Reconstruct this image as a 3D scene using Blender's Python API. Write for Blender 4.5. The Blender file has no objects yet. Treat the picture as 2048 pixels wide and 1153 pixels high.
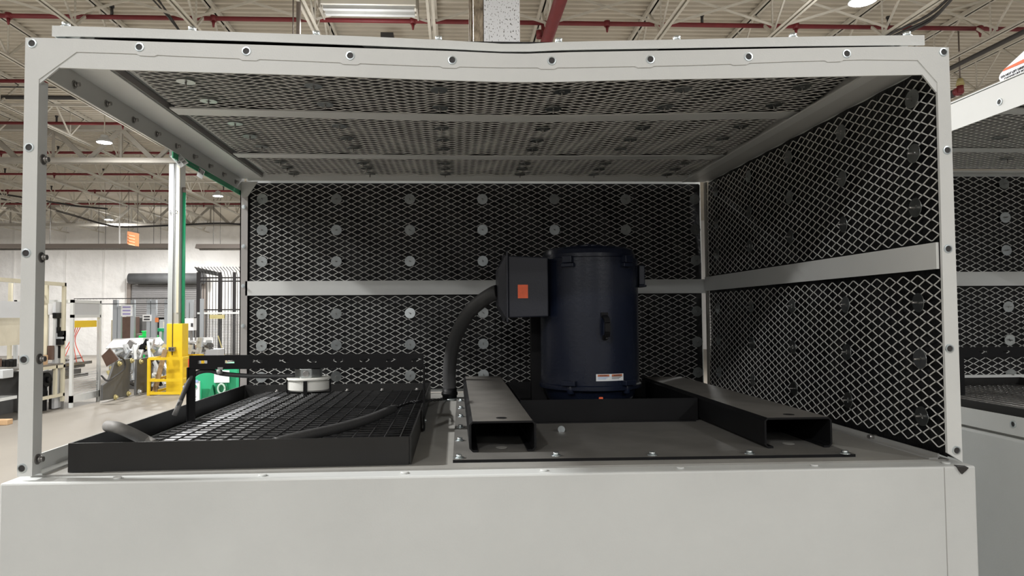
import bpy, math, random
from mathutils import Vector, Matrix
random.seed(7)
S = bpy.context.scene
C = bpy.context.collection
Z0 = 1.5            # height of the machine deck above the warehouse floor; everything is written relative to the deck

# ---------------------------------------------------------------- camera
F, CX, CY = 1394.36, 978.1, 575.4
CAM = Vector((.865, -1.4336, .3178))
def basis(yaw, pitch, roll):
    cy, sy, cp, sp, cr, sr = math.cos(yaw), math.sin(yaw), math.cos(pitch), math.sin(pitch), math.cos(roll), math.sin(roll)
    f = Vector((sy*cp, cy*cp, sp)); r = Vector((cy, -sy, 0)); u = r.cross(f)
    return cr*r+sr*u, -sr*r+cr*u, f
RR, UU, FF = basis(.0485, .039, -.0070)
cd = bpy.data.cameras.new('camera'); cam = bpy.data.objects.new('camera', cd); C.objects.link(cam)
cd.sensor_fit = 'HORIZONTAL'; cd.sensor_width = 36; cd.lens = F/2048*36
cd.shift_x = (1024-CX)/2048; cd.shift_y = -(576.5-CY)/2048
cd.clip_start = .05; cd.clip_end = 200
m = Matrix((RR, UU, -FF)).transposed().to_4x4(); m.translation = CAM+Vector((0, 0, Z0)); cam.matrix_world = m
S.camera = cam

# ---------------------------------------------------------------- world, big lights, exposure
w = bpy.data.worlds.new('world'); S.world = w; w.use_nodes = True
w.node_tree.nodes['Background'].inputs[0].default_value = (1.0, 1.0, 1.0, 1)
w.node_tree.nodes['Background'].inputs[1].default_value = .32
S.view_settings.view_transform = 'Standard'; S.view_settings.look = 'None'
S.view_settings.exposure = -0.08; S.view_settings.gamma = 1; S.view_settings.use_curve_mapping = False
LAMP_W = 330
LAMPS_SEEN = [(-6.9, 14.3, 4.20), (-6.76, 21.3, 4.20), (-12.9, 26.9, 4.20), (5.97, 6.9, 4.20)]
LIGHTS_UNSEEN = [(-1.6, -5.6, 4.20), (5.9, -6.7, 4.20), (-7.6, -5.4, 4.20), (-4.4, .5, 4.20), (-6.8, 7.4, 4.20), (5.9, .2, 4.20),  # unseen lights without fixtures, several added to brighten back wall, canopy and roof
              (-.4, 8.0, 4.20), (-.4, 21.0, 4.20), (-16, 16, 4.20), (-13.5, 8, 4.20), (-7, 28.6, 4.20), (-19, 28.0, 4.20), (-20, 21, 4.20), (-1.5, -12.5, 4.2), (6, -13, 4.2), (-8, -12.5, 4.2), (-12, 29.5, 4.2), (12, 7, 4.2), (12, 14, 4.2), (5.9, 13.8, 4.2), (12.5, .5, 4.2)]

# ---------------------------------------------------------------- pixel helpers: photo pixel -> point on a plane
def ray(x, y): return FF + (x-CX)/F*RR - (y-CY)/F*UU
def aY(x, y, Y): d = ray(x, y); t = (Y-CAM.y)/d.y; return CAM+d*t
def aX(x, y, X): d = ray(x, y); t = (X-CAM.x)/d.x; return CAM+d*t
def aZ(x, y, Z): d = ray(x, y); t = (Z-CAM.z)/d.z; return CAM+d*t

# ---------------------------------------------------------------- materials
MATS = {}
def mat(name, col, rough=.5, metal=0, noise=0, nscale=8, bump=0, bscale=60, emit=None, estr=0, alpha=None, dark=None, coat=0, stretch=None, spec=None, bdist=.01):
    m = bpy.data.materials.new(name); m.use_nodes = True; nt = m.node_tree; b = nt.nodes['Principled BSDF']
    b.inputs['Base Color'].default_value = (*col, 1); b.inputs['Roughness'].default_value = rough; b.inputs['Metallic'].default_value = metal
    if coat: b.inputs['Coat Weight'].default_value = coat; b.inputs['Coat Roughness'].default_value = .15
    if spec is not None: b.inputs['Specular IOR Level'].default_value = spec
    if noise or bump:
        tc = nt.nodes.new('ShaderNodeTexCoord'); mp = nt.nodes.new('ShaderNodeMapping'); nt.links.new(tc.outputs['Object'], mp.inputs[0])
        if stretch: mp.inputs['Scale'].default_value = stretch
    if noise:
        n = nt.nodes.new('ShaderNodeTexNoise'); n.inputs['Scale'].default_value = nscale; n.inputs['Detail'].default_value = 6; n.inputs['Roughness'].default_value = .6
        nt.links.new(mp.outputs[0], n.inputs['Vector'])
        r = nt.nodes.new('ShaderNodeValToRGB'); r.color_ramp.elements[0].position = .32; r.color_ramp.elements[1].position = .68
        d = dark or tuple(c*(1-noise) for c in col)
        r.color_ramp.elements[0].color = (*d, 1); r.color_ramp.elements[1].color = (*col, 1)
        nt.links.new(n.outputs['Fac'], r.inputs[0]); nt.links.new(r.outputs[0], b.inputs['Base Color'])
    if bump:
        n2 = nt.nodes.new('ShaderNodeTexNoise'); n2.inputs['Scale'].default_value = bscale; n2.inputs['Detail'].default_value = 4
        nt.links.new(mp.outputs[0], n2.inputs['Vector'])
        bp = nt.nodes.new('ShaderNodeBump'); bp.inputs['Strength'].default_value = bump; bp.inputs['Distance'].default_value = bdist
        nt.links.new(n2.outputs['Fac'], bp.inputs['Height']); nt.links.new(bp.outputs[0], b.inputs['Normal'])
    if emit: b.inputs['Emission Color'].default_value = (*emit, 1); b.inputs['Emission Strength'].default_value = estr
    if alpha is not None: b.inputs['Alpha'].default_value = alpha
    MATS[name] = m; return m
mat('paint', (.69, .705, .695), .42, noise=.06, nscale=5, bump=.05, bscale=300)
mat('cabpaint', (.645, .665, .66), .5, noise=.09, nscale=3, bump=.04, bscale=250)
mat('shadedpaint', (.36, .345, .335), .6)  # off-white frame paint, its colour darkened to stand for shade
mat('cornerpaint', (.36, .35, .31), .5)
mat('greypaint', (.36, .36, .35), .5, noise=.08, nscale=4)
mat('sidepaint', (.60, .605, .59), .5, noise=.06, nscale=4)
mat('deck', (.33, .325, .305), .6, noise=.18, nscale=6)
mat('dustplate', (.15, .146, .137), .6, noise=.25, nscale=9)
mat('dusty', (.165, .157, .145), .62, noise=.22, nscale=14)
mat('wire', (.035, .035, .036), .35)
mat('black', (.008, .008, .009), .5, spec=.2, noise=.25, nscale=12)
mat('trayblack', (.018, .0175, .017), .45, noise=.3, nscale=3, dark=(.012, .0115, .011), spec=.4)
mat('glossblack', (.012, .012, .013), .18)
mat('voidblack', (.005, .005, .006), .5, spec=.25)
mat('foil', (.006, .006, .007), .45, spec=.35, bump=.6, bscale=22, bdist=.015)
mat('strand', (.72, .72, .70), .5, metal=.0)
mat('galv', (.52, .55, .55), .30, metal=1, noise=.22, nscale=40)
mat('zinc', (.72, .78, .80), .28, metal=.9, noise=.15, nscale=90)
mat('holedark', (.03, .028, .028), .5)
mat('steel', (.35, .34, .33), .4, metal=.8, noise=.3, nscale=30)
mat('navy', (.009, .013, .028), .27, noise=.25, nscale=5, bump=.05, bscale=120)
mat('jbox', (.016, .018, .028), .42, noise=.15, nscale=8, bump=.06, bscale=200)
mat('rubber', (.055, .055, .056), .55, bump=.1, bscale=150)
mat('greyhose', (.22, .215, .205), .6, noise=.2, nscale=20)
mat('orange', (.95, .16, .06), .55, noise=.12, nscale=60)
mat('labelwhite', (.78, .80, .82), .5)
mat('labelorange', (.55, .16, .06), .5)
mat('labelblue', (.30, .45, .70), .5)
mat('ink', (.04, .04, .045), .6)
mat('plastic', (.74, .74, .70), .4)
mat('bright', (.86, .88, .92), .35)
mat('green', (.03, .42, .20), .4, noise=.1, nscale=5)
mat('darkgreen', (.015, .20, .09), .4)
mat('deckroof', (.60, .555, .475), .6, noise=.08, nscale=1.2)
mat('joist', (.66, .63, .56), .55, noise=.12, nscale=5)
mat('joistdark', (.20, .17, .15), .6)
mat('girder', (.40, .375, .33), .6, noise=.12, nscale=4)
mat('red', (.20, .022, .028), .5, noise=.2, nscale=5)
mat('pipeblack', (.04, .038, .038), .5)
mat('concrete', (.27, .245, .21), .5, noise=.22, nscale=.55, bump=.04, bscale=8, stretch=(1, .35, 1))
mat('sheeting', (.80, .785, .765), .5, noise=.10, nscale=1.1, bump=.9, bscale=1.2, bdist=.12)
mat('yellow', (.88, .60, .02), .42, noise=.08, nscale=6)
mat('colwhite', (.46, .48, .47), .45, noise=.06, nscale=4)
mat('colgrey', (.42, .41, .36), .5)
mat('cream', (.68, .63, .48), .5, noise=.12, nscale=3)
mat('creamboard', (.66, .62, .50), .55, noise=.25, nscale=1.2, dark=(.50, .46, .36))
mat('lightgrey', (.55, .57, .58), .45, noise=.08, nscale=3)
mat('strut', (.48, .51, .54), .4, metal=.3)
mat('plategrey', (.12, .12, .118), .55, noise=.25, nscale=3)
mat('bumper', (.50, .43, .20), .5)
mat('rust', (.13, .075, .055), .6, noise=.3, nscale=4)
mat('alu', (.78, .78, .77), .3, metal=.8, bump=.7, bscale=7, bdist=.05)
mat('cardboard', (.55, .36, .20), .7)
mat('wood', (.36, .24, .12), .7, noise=.4, nscale=10)
mat('shutter', (.22, .215, .215), .5, noise=.1, nscale=3)
mat('drum', (.13, .135, .14), .5, noise=.3, nscale=2)
mat('fence', (.03, .026, .028), .5)
mat('fencemesh', (.09, .09, .09), .5)
mat('signorange', (.85, .26, .08), .5)
mat('signtext', (.92, .55, .30), .5)
mat('paper', (.86, .86, .86), .6)
mat('purple', (.38, .34, .60), .6)
mat('heater', (.30, .265, .245), .45, metal=.3)
mat('fixture', (.82, .80, .74), .4)
mat('led', (1, 1, 1), .5, emit=(.93, .96, 1), estr=90)
mat('screen', (.55, .56, .57), .4)
mat('brightgreen', (.02, .75, .15), .45)
mat('conered', (.85, .10, .05), .5)
mat('tape', (.45, .62, .52), .5)
def speckle(name):
    m = bpy.data.materials.new(name); m.use_nodes = True; nt = m.node_tree; b = nt.nodes['Principled BSDF']; b.inputs['Roughness'].default_value = .4
    tc = nt.nodes.new('ShaderNodeTexCoord'); v = nt.nodes.new('ShaderNodeTexNoise'); v.inputs['Scale'].default_value = 75; v.inputs['Detail'].default_value = 3
    mp = nt.nodes.new('ShaderNodeMapping'); mp.inputs['Scale'].default_value = (1, 1, .55)
    nt.links.new(tc.outputs['Object'], mp.inputs[0]); nt.links.new(mp.outputs[0], v.inputs['Vector'])
    r = nt.nodes.new('ShaderNodeValToRGB'); r.color_ramp.elements[0].position = .36; r.color_ramp.elements[1].position = .40
    r.color_ramp.elements[0].color = (.07, .07, .06, 1); r.color_ramp.elements[1].color = (.80, .82, .86, 1)
    nt.links.new(v.outputs['Fac'], r.inputs[0]); nt.links.new(r.outputs[0], b.inputs['Base Color']); MATS[name] = m
speckle('speckled')
mat('rustspeck', (.42, .35, .26), .6, noise=.8, nscale=26, dark=(.10, .075, .05), stretch=(1, 1, .35))

# ---------------------------------------------------------------- mesh builder (deck coordinates)
class MB:
    def __init__(s): s.v = []; s.f = []; s.mi = []; s.sm = []
    def add(s, v, f, mi=0, sm=False):
        o = len(s.v); s.v += [tuple(p) for p in v]
        for q in f: s.f.append([i+o for i in q]); s.mi.append(mi); s.sm.append(sm)
        return s
    def box(s, x0, x1, y0, y1, z0, z1, mi=0):
        v = [(x, y, z) for z in (z0, z1) for y in (y0, y1) for x in (x0, x1)]
        return s.add(v, [(0, 2, 3, 1), (4, 5, 7, 6), (0, 1, 5, 4), (2, 6, 7, 3), (0, 4, 6, 2), (1, 3, 7, 5)], mi)
    def bar(s, a, b, w, h=None, up=(0, 0, 1), mi=0):
        a, b = Vector(a), Vector(b); h = h or w; d = (b-a).normalized(); up = Vector(up)
        if abs(d.dot(up)) > .98: up = Vector((0, 1, 0)) if abs(d.y) < .9 else Vector((1, 0, 0))
        r = d.cross(up).normalized()*w/2; u = r.cross(d).normalized()*h/2
        v = [p+q for p in (a, b) for q in (-r-u, r-u, r+u, -r+u)]
        return s.add(v, [(3, 2, 1, 0), (4, 5, 6, 7), (0, 1, 5, 4), (1, 2, 6, 5), (2, 3, 7, 6), (3, 0, 4, 7)], mi)
    def tube(s, pts, r, n=12, mi=0, cap=True, radii=None):
        pts = [Vector(p) for p in pts]; k = len(pts); vs = []; last = None
        for i, p in enumerate(pts):
            d = (pts[min(i+1, k-1)]-pts[max(i-1, 0)]).normalized()
            if last is None:
                up = Vector((0, 0, 1)) if abs(d.z) < .9 else Vector((1, 0, 0)); a = d.cross(up).normalized()
            else: a = (last-d*last.dot(d)).normalized()
            last = a; b = d.cross(a); rr = radii[i] if radii else r
            vs += [p+(a*math.cos(2*math.pi*j/n)+b*math.sin(2*math.pi*j/n))*rr for j in range(n)]
        fs = [(i*n+j, i*n+(j+1) % n, (i+1)*n+(j+1) % n, (i+1)*n+j) for i in range(k-1) for j in range(n)]
        s.add(vs, fs, mi, True)
        if cap:
            o = len(s.v)-len(vs); s.f += [[o+j for j in range(n)][::-1], [o+(k-1)*n+j for j in range(n)]]; s.mi += [mi, mi]; s.sm += [False, False]
        return s
    def cyl(s, a, b, r, n=20, mi=0, r2=None): return s.tube([a, b], r, n, mi, True, [r, r if r2 is None else r2])
    def lathe(s, c, prof, n=48, mi=0, axis='z'):     # prof [(r, h)] ; sharp rings by doubling handled with separate bands
        for (r0, h0), (r1, h1) in zip(prof, prof[1:]):
            vs = []
            for r, h in ((r0, h0), (r1, h1)):
                for j in range(n):
                    a = 2*math.pi*j/n; x, y = r*math.cos(a), r*math.sin(a)
                    vs.append((c[0]+x, c[1]+y, c[2]+h) if axis == 'z' else (c[0]+x, c[1]+h, c[2]+y) if axis == 'y' else (c[0]+h, c[1]+x, c[2]+y))
            s.add(vs, [(j, (j+1) % n, n+(j+1) % n, n+j) for j in range(n)], mi, True)
        return s
    def poly(s, pts, d, mi=0):         # closed outline extruded by vector d
        n = len(pts); d = Vector(d); a = [Vector(p) for p in pts]; b = [p+d for p in a]
        return s.add(a+b, [tuple(range(n))[::-1], tuple(range(n, 2*n))]+[(i, (i+1) % n, n+(i+1) % n, n+i) for i in range(n)], mi)
    def xf(s, fn): s.v = [tuple(fn(*p)) for p in s.v]; return s
    def build(s, name, mats, parent=None, bevel=0):
        me = bpy.data.meshes.new(name); off = Vector(parent['_o']) if parent is not None and '_o' in parent else Vector((0, 0, 0))
        if parent is None:
            n = len(s.v); lo = [min(p[i] for p in s.v) for i in range(3)]; hi = [max(p[i] for p in s.v) for i in range(3)]
            off = Vector(((lo[0]+hi[0])/2, (lo[1]+hi[1])/2, lo[2]))
        me.from_pydata([tuple(Vector(p)-off) for p in s.v], [], s.f)
        for q in (mats if isinstance(mats, (list, tuple)) else [mats]): me.materials.append(MATS[q])
        me.polygons.foreach_set('material_index', s.mi); me.polygons.foreach_set('use_smooth', s.sm); me.update()
        o = bpy.data.objects.new(name, me); C.objects.link(o)
        if parent is None: o.location = off+Vector((0, 0, Z0))
        else: o.parent = parent; o['_o'] = tuple(off)
        if bevel:
            b = o.modifiers.new('bevel', 'BEVEL'); b.width = bevel; b.segments = 2; b.limit_method = 'ANGLE'
        return o
def thing(name, label, cat, base, group=None):
    o = bpy.data.objects.new(name, None); C.objects.link(o); o.empty_display_size = .1
    o.location = (base[0], base[1], base[2]+Z0); o['_o'] = tuple(base); tagp(o, label, cat, group); return o
def tagp(o, label, cat, group=None):
    o['label'] = label; o['category'] = cat
    if group: o['group'] = group
    return o
def structure(o): o['kind'] = 'structure'; return o
def copy_tree(o, delta=None, parent=None):
    c = o.copy(); C.objects.link(c)
    if parent: c.parent = parent
    if delta: c.location = Vector(o.location)+Vector(delta)
    for ch in [x for x in bpy.data.objects if x.parent == o]: copy_tree(ch, None, c)
    return c
def text(s, size, mt, parent, p, ex, ey, name='lettering', depth=.0006, align='CENTER'):
    cu = bpy.data.curves.new('t', 'FONT'); cu.body = s; cu.size = size; cu.align_x = align; cu.align_y = 'CENTER'; cu.extrude = depth; cu.resolution_u = 3
    to = bpy.data.objects.new('t', cu); C.objects.link(to); dg = bpy.context.evaluated_depsgraph_get()
    me = bpy.data.meshes.new_from_object(to.evaluated_get(dg)); bpy.data.objects.remove(to); bpy.data.curves.remove(cu)
    ex, ey = Vector(ex).normalized(), Vector(ey).normalized(); ez = ex.cross(ey)
    M = Matrix((ex, ey, ez)).transposed().to_4x4(); M.translation = Vector(p)-Vector(parent['_o']); me.transform(M)
    me.materials.clear(); me.materials.append(MATS[mt]); o = bpy.data.objects.new(name, me); C.objects.link(o); o.parent = parent; o['_o'] = parent['_o']
    return o
def spline(pts, n=8):
    P = [Vector(p) for p in pts]; P = [P[0]*2-P[1]]+P+[P[-1]*2-P[-2]]; out = []
    for i in range(1, len(P)-2):
        for j in range(n):
            t = j/n; a, b, c, d = P[i-1:i+3]
            out.append(.5*((2*b)+(c-a)*t+(2*a-5*b+4*c-d)*t*t+(3*b-a-3*c+d)*t**3))
    return out+[P[-2]]
def hexbolt(mb, p, n, r=.0075, h=.005, mi=0, washer=True, stud=0):
    p, n = Vector(p), Vector(n).normalized()
    if washer: mb.tube([p, p+n*.0018], r*1.55, 20, mi)
    mb.tube([p+n*.0018, p+n*(.0018+h)], r, 6, mi)
    if stud: mb.tube([p+n*h, p+n*(h+stud)], r*.8, 12, mi)
def interp(x, t):
    for (a, b), (c, d) in zip(t, t[1:]):
        if x <= c: return b+(d-b)*max(0, min(1, (x-a)/(c-a)))
    return t[-1][1]
SAG = [(0, 0), (.226, .006), (.44, .012), (.651, .019), (.861, .0245), (1.02, .027), (1.12, .0255), (1.278, .0205), (1.489, .013), (1.703, .005), (1.93, 0)]
def sag(x): return interp(x, SAG)
W, H, D = 1.93, .885, 1.45
FLOOR = -Z0

# ================================================================ SETTING
structure(MB().box(-46, 22, -16, 34, FLOOR-.2, FLOOR).build('floor', 'concrete'))
mb = MB(); ys = []; y = -14.0       # corrugated roof deck, ribs along X
prof = []
while y < 33.4:
    prof += [(y, 5.075), (y+.05, 5.075), (y+.065, 5.02), (y+.125, 5.02), (y+.14, 5.075)]; y += .152
vs = [(x, a, b) for x in (-44, 20) for a, b in prof]; n = len(prof)
mb.add(vs, [(i, i+1, n+i+1, n+i) for i in range(n-1)])
mb.box(-44, 20, -14, 33.4, 5.10, 5.22)
structure(mb.build('ceiling', 'deckroof'))
mb = MB(); mb.box(-46, 22, 33.2, 33.5, FLOOR, 5.22)
structure(mb.build('wall_back', 'sheeting'))
mb = MB(); mb.box(-46.3, -46, -16, 33.5, FLOOR, 5.22); structure(mb.build('wall_left', 'sheeting'))

# ---- roof joists
def joist_mesh(L):
    out = []
    for z0, z1, nm in ((4.955, 5.015, 'top'), (4.40, 4.445, 'bottom')):
        mb = MB(); mb.box(-.055, -.012, 0, L, z0, z0+.008 if nm == 'bottom' else z1); mb.box(.012, .055, 0, L, z0, z0+.008 if nm == 'bottom' else z1)
        mb.box(-.018, -.012, 0, L, z0, z1); mb.box(.012, .018, 0, L, z0, z1); out.append((nm, mb))
    mb = MB(); p = 1.22; k = int(L/p)
    for i in range(k):
        a = i*p+(L-k*p)/2
        mb.bar((0, a, 4.975), (0, a+p/2, 4.425), .026, .026)
        mb.bar((0, a+p/2, 4.425), (0, a+p, 4.975), .034, .034)
        mb.bar((0, a+p/2, 4.425), (0, a+p/2, 4.975), .02, .02)
    out.append(('web', mb)); return out
JX = lambda i: .553+1.669*i
BAYS = [(3.9, 15.5, range(-9, 8), 'nearest bay'), (15.95, 27.5, range(-18, -2), 'middle bay beyond the lettered column'), (27.95, 33.1, range(-22, -6), 'farthest bay by the back wall')]
for y0, y1, rng, nm in BAYS:
    proto = None
    for i in rng:
        if proto is None:
            t = thing('roof_joist', 'cream open-web steel joist under the roof deck in the %s' % nm, 'joist', (JX(i), y0, 4.40), 'open-web roof joists of the %s' % nm)
            for q, mb in joist_mesh(y1-y0):
                mb.xf(lambda x, y, z: (x+JX(i), y+y0, z)); mb.build({'top': 'top_chord', 'bottom': 'bottom_chord', 'web': 'web'}[q], 'joist', t)
            proto = t; base = t.location.copy(); i0 = i
        else: copy_tree(proto, (JX(i)-JX(i0), 0, 0))
# ---- girders along X
for Y, x0, x1, nm in ((15.72, -24, 12, 'heavy cream roof girder crossing above the lettered column'), (27.72, -34, -2, 'far heavy roof girder nearer the back wall')):
    t = thing('roof_girder', nm, 'girder', (x0, Y, 4.0))
    MB().box(x0, x1, Y-.11, Y-.02, 4.04, 4.16).box(x0, x1, Y+.02, Y+.11, 4.04, 4.16).build('bottom_chord', 'girder', t)
    MB().box(x0, x1, Y-.1, Y+.1, 4.84, 4.95).build('top_chord', 'girder', t)
    mb = MB(); x = x0; k = 0
    while x < x1-1.5:
        mb.bar((x, Y, 4.1), (x+.8, Y, 4.88), .09, .07, (0, 1, 0)); mb.bar((x+.8, Y, 4.88), (x+1.6, Y, 4.1), .11, .08, (0, 1, 0)); mb.bar((x+.8, Y, 4.1), (x+.8, Y, 4.85), .05, .05); x += 1.6
    mb.build('web', 'girder', t)
# ---- cross bracing between joists
mb0 = MB(); s = 1.6
mb0.bar((.06, 8.25, 4.46), (1.61, 8.25, 4.94), .035, .006, (0, 1, 0)).bar((.06, 8.27, 4.94), (1.61, 8.27, 4.46), .035, .006, (0, 1, 0))
first = None
for i in range(-5, 7):
    if first is None:
        mb0.xf(lambda x, y, z: (x+JX(i), y, z)); o = mb0.build('cross_brace', 'joist'); tagp(o, 'flat steel cross brace tying two roof joists together above the canopy', 'brace', 'X braces between the near joists'); first = o; i0 = i
    else: copy_tree(first, (JX(i)-JX(i0), 0, 0))
for Y, x0, x1, z, nm in ((12.4, -14, 12, 4.46, 'thin cream angle tying the near joists, level with their bottom chords'), (20.2, -20, -3, 4.46, 'thin cream angle tying the joists beyond the lettered column'), (24.0, -24, -4, 4.46, 'farthest thin cream angle tying joists near back wall'), (11.5, -12, 12, 4.52, 'thin dark rod running across under the near joists')):
    tagp(MB().bar((x0, Y, z), (x1, Y, z), .05 if 'angle' in nm else .02).build('bridging_angle', 'joist' if 'angle' in nm else 'pipeblack'), nm, 'brace')
# ---- sprinkler pipes
wh = ['nearest', 'second', 'third', 'fourth', 'fifth', 'sixth', 'seventh']
for i in range(7):
    z = 10.2+2.85*i; Y = z-1.434; x0, x1 = (-1.2*z, 10.5) if i < 3 else (-1.1*z, -.15*z)
    t = thing('sprinkler_pipe', 'dark red sprinkler pipe running crosswise under the roof, %s from the camera' % wh[i], 'pipe', (x0, Y, 4.62), 'dark red branch pipes')
    MB().tube([(x0, Y, 4.67), (x1, Y, 4.67)], .034, 10).build('pipe', 'red', t)
    x = x0+.9; k = 0
    while x < x1:
        mb = MB(); sgn = 1 if k % 2 else -1
        if sgn > 0: mb.cyl((x, Y, 4.70), (x, Y, 4.82), .022, 8).cyl((x, Y, 4.81), (x, Y, 4.84), .036, 8)
        else: mb.cyl((x, Y, 4.64), (x, Y, 4.54), .03, 8, r2=.012).cyl((x, Y, 4.71), (x, Y, 4.63), .048, 8)
        mb.build('sprinkler_head', 'pipeblack' if sgn > 0 else 'red', t); x += 1.45; k += 1
t = thing('sprinkler_main', 'thick dark red pipe running away under the roof right of speckled column', 'pipe', (2.2, 3, 4.18))
MB().tube([(2.215, 3, 4.30), (2.215, 15.4, 4.30)], .085, 16).build('pipe', 'red', t)
MB().cyl((2.215, 8.766, 4.35), (2.215, 8.766, 4.64), .05, 12).cyl((2.215, 8.766, 4.47), (2.215, 8.766, 4.52), .09, 12).cyl((2.12, 8.6, 4.37), (2.12, 8.6, 4.48), .05, 10).build('riser', 'red', t)
tagp(MB().tube([(8.82, 3, 4.22), (8.82, 15.3, 4.22)], .035, 10).build('conduit_pipe', 'pipeblack'), 'thin black pipe running away under the roof above neighbouring machine', 'pipe')
tagp(MB().tube([(9.34, 9.8, 4.02), (9.34, 15.3, 4.02)], .065, 12).build('conduit_pipe', 'pipeblack'), 'thick black pipe starting at the yellow and red valve under roof', 'pipe')
v = thing('pipe_valve', 'yellow and red valve hanging at the end of thick black pipe', 'valve', (9.34, 9.6, 3.95))
MB().cyl((9.34, 9.72, 3.98), (9.34, 9.72, 4.10), .05, 12).cyl((9.34, 9.72, 4.02), (9.34, 9.82, 4.02), .07, 12).build('body', 'red', v)
MB().cyl((9.34, 9.72, 4.10), (9.34, 9.72, 4.12), .06, 12).cyl((9.34, 9.72, 4.12), (9.34, 9.72, 4.22), .065, 8, r2=.04).build('cap', 'bumper', v)
MB().cyl((9.34, 9.72, 4.21), (9.34, 9.72, 5.04), .012, 8).build('hanger', 'joistdark', v)
tagp(MB().tube([(-12, 12.3, 4.58), (-3.5, 12.3, 4.58)], .04, 10).build('conduit_pipe', 'pipeblack'), 'black pipe running crosswise below the red pipe, above the left lamp', 'pipe')
def cables(pts, label, name='cable_bundle', r=.018, nn=3, m='pipeblack'):
    mb = MB()
    for k in range(nn):
        mb.tube(spline([(p[0]+.03*k*math.sin(i+k), p[1], p[2]+.035*k) for i, p in enumerate(pts)], 5), r, 6)
    return tagp(mb.build(name, m), label, 'cable')
cables([aY(1935, -40, 6.5), aY(1895, 8, 7.2), aY(1860, 42, 7.8), aY(1800, 72, 8.2), aY(1720, 110, 8.6)], 'black cable bundle swooping under the roof right of the lit lamp')
cables([aY(295, -12, 8), aY(320, 15, 8.3), aY(345, 45, 8.7), aY(365, 70, 9)], 'black cable bundle hanging under the roof above canopy left end', r=.012)
cables([aY(0, 398, 26), aY(120, 425, 26), aY(205, 449, 26), aY(250, 455, 26), aY(340, 452, 26), aY(440, 448, 26), aY(500, 452, 26)], 'black cables sagging across under the roof near the back wall', r=.02, nn=2)
cables([aY(0, 388, 24), aY(90, 402, 24), aY(150, 412, 24), aY(215, 418, 24)], 'dark cable run under far roof left of the small lamp', r=.035, nn=1)
# ---- lamps
def overhead_light(p, power, size=.5):
    ld = bpy.data.lights.new('overhead_light', 'AREA'); ld.shape = 'DISK'; ld.size = size; ld.energy = power; ld.color = (1.0, .99, .97)
    o = bpy.data.objects.new('overhead_light', ld); C.objects.link(o); o.location = (p[0], p[1], p[2]-.03+Z0)
    lu = bpy.data.lights.new('ceiling_fill', 'POINT'); lu.shadow_soft_size = .22; lu.energy = power*.09; lu.color = ld.color  # added fill light under each lamp, there to brighten the ceiling
    u = bpy.data.objects.new('ceiling_fill', lu); C.objects.link(u); u.location = (p[0], p[1], p[2]-.35+Z0); return o
names = ['round high-bay lamp glowing behind the canopy left post', 'glowing high-bay lamp seen just left of canopy back post', 'farthest small glowing high-bay lamp near orange hanging sign', 'glowing high-bay lamp at the top edge above canopy right half']
def lamp(p, label):
    t = thing('high_bay_lamp', label, 'lamp', p)
    MB().lathe((p[0], p[1], p[2]), [(.0, .16), (.07, .16), (.09, .10), (.155, .04), (.165, 0.0), (.15, -.004)], 28).build('housing', 'lightgrey', t)
    MB().cyl((p[0], p[1], p[2]-.006), (p[0], p[1], p[2]+.004), .145, 28).build('led_panel', 'led', t)
    MB().cyl((p[0], p[1], p[2]+.15), (p[0], p[1], p[2]+.8), .012, 8).build('hanger', 'joist', t)
    overhead_light(p, LAMP_W, .42)
for p, nm in zip(LAMPS_SEEN, names): lamp(p, nm)
for i, p in enumerate(LIGHTS_UNSEEN):
    o = overhead_light(p, LAMP_W*(2.6 if p[0] == -4.4 else .76 if p[1] < 0 else 1.15))
# ---- long fluorescent fixture and vent near the roof
t = thing('strip_light_housing', 'cream boxy strip fixture under the roof, cut by the top edge', 'light fixture', aY(735, 14, 8))
a, b = aY(643, 14, 8), aY(833, 14, 8)
MB().box(a.x, b.x, 7.9, 8.25, a.z+.0, a.z+.22).build('housing', 'fixture', t, .01)
MB().box(a.x+.03, b.x-.03, 7.93, 8.0, a.z-.05, a.z).box(a.x+.03, b.x-.03, 8.1, 8.17, a.z-.05, a.z).build('tube', 'lightgrey', t)
MB().box(b.x, b.x+.02, 7.88, 8.27, a.z-.06, a.z+.24).box(a.x-.02, a.x, 7.88, 8.27, a.z-.06, a.z+.24).build('end_cap', 'girder', t)
a = aY(775, 75, 9.6); t = thing('roof_vent_stub', 'short grey round pipe stub poking down through the roof deck', 'vent', (a.x, 9.6, a.z))
MB().cyl((a.x, 9.6, a.z-.3), (a.x, 9.6, 4.72), .07, 16).build('pipe', 'steel', t)
MB().box(a.x-.1, a.x+.1, 9.5, 9.7, 4.70, 4.80).build('collar', 'pipeblack', t)
a = aY(597, 70, 7.6); t = thing('drop_rod', 'dark vertical drop pipe hanging from the roof left of strip fixture', 'pipe', (a.x, 7.6, a.z-.4))
MB().cyl((a.x, 7.6, a.z-.4), (a.x, 7.6, 5.0), .03, 12).build('pipe', 'joistdark', t)
MB().cyl((a.x-.07, 7.6, a.z-.4), (a.x-.07, 7.6, 5.0), .009, 6).build('chain', 'joistdark', t)
# ---- near column behind the canopy
a0, a1 = aY(968, 88, 5.4), aY(1040, 88, 5.4)
t = thing('building_column', 'near white speckled steel column rising behind the canopy centre', 'column', ((a0.x+a1.x)/2, 5.6, FLOOR))
MB().box(a0.x, a1.x, 5.4, 5.7, FLOOR, 4.96).build('shaft', 'speckled', t)
mb = MB(); x = a0.x
mb.box(x-.10, x-.006, 5.42, 5.68, FLOOR, 4.96)
for k in range(2): mb.cyl((x-.105-.012*k, 5.45+.06*k, FLOOR), (x-.13-.012*k, 5.45+.06*k, 4.64), .012, 8)
mb.build('rusty_flange', 'rustspeck', t)

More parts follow.
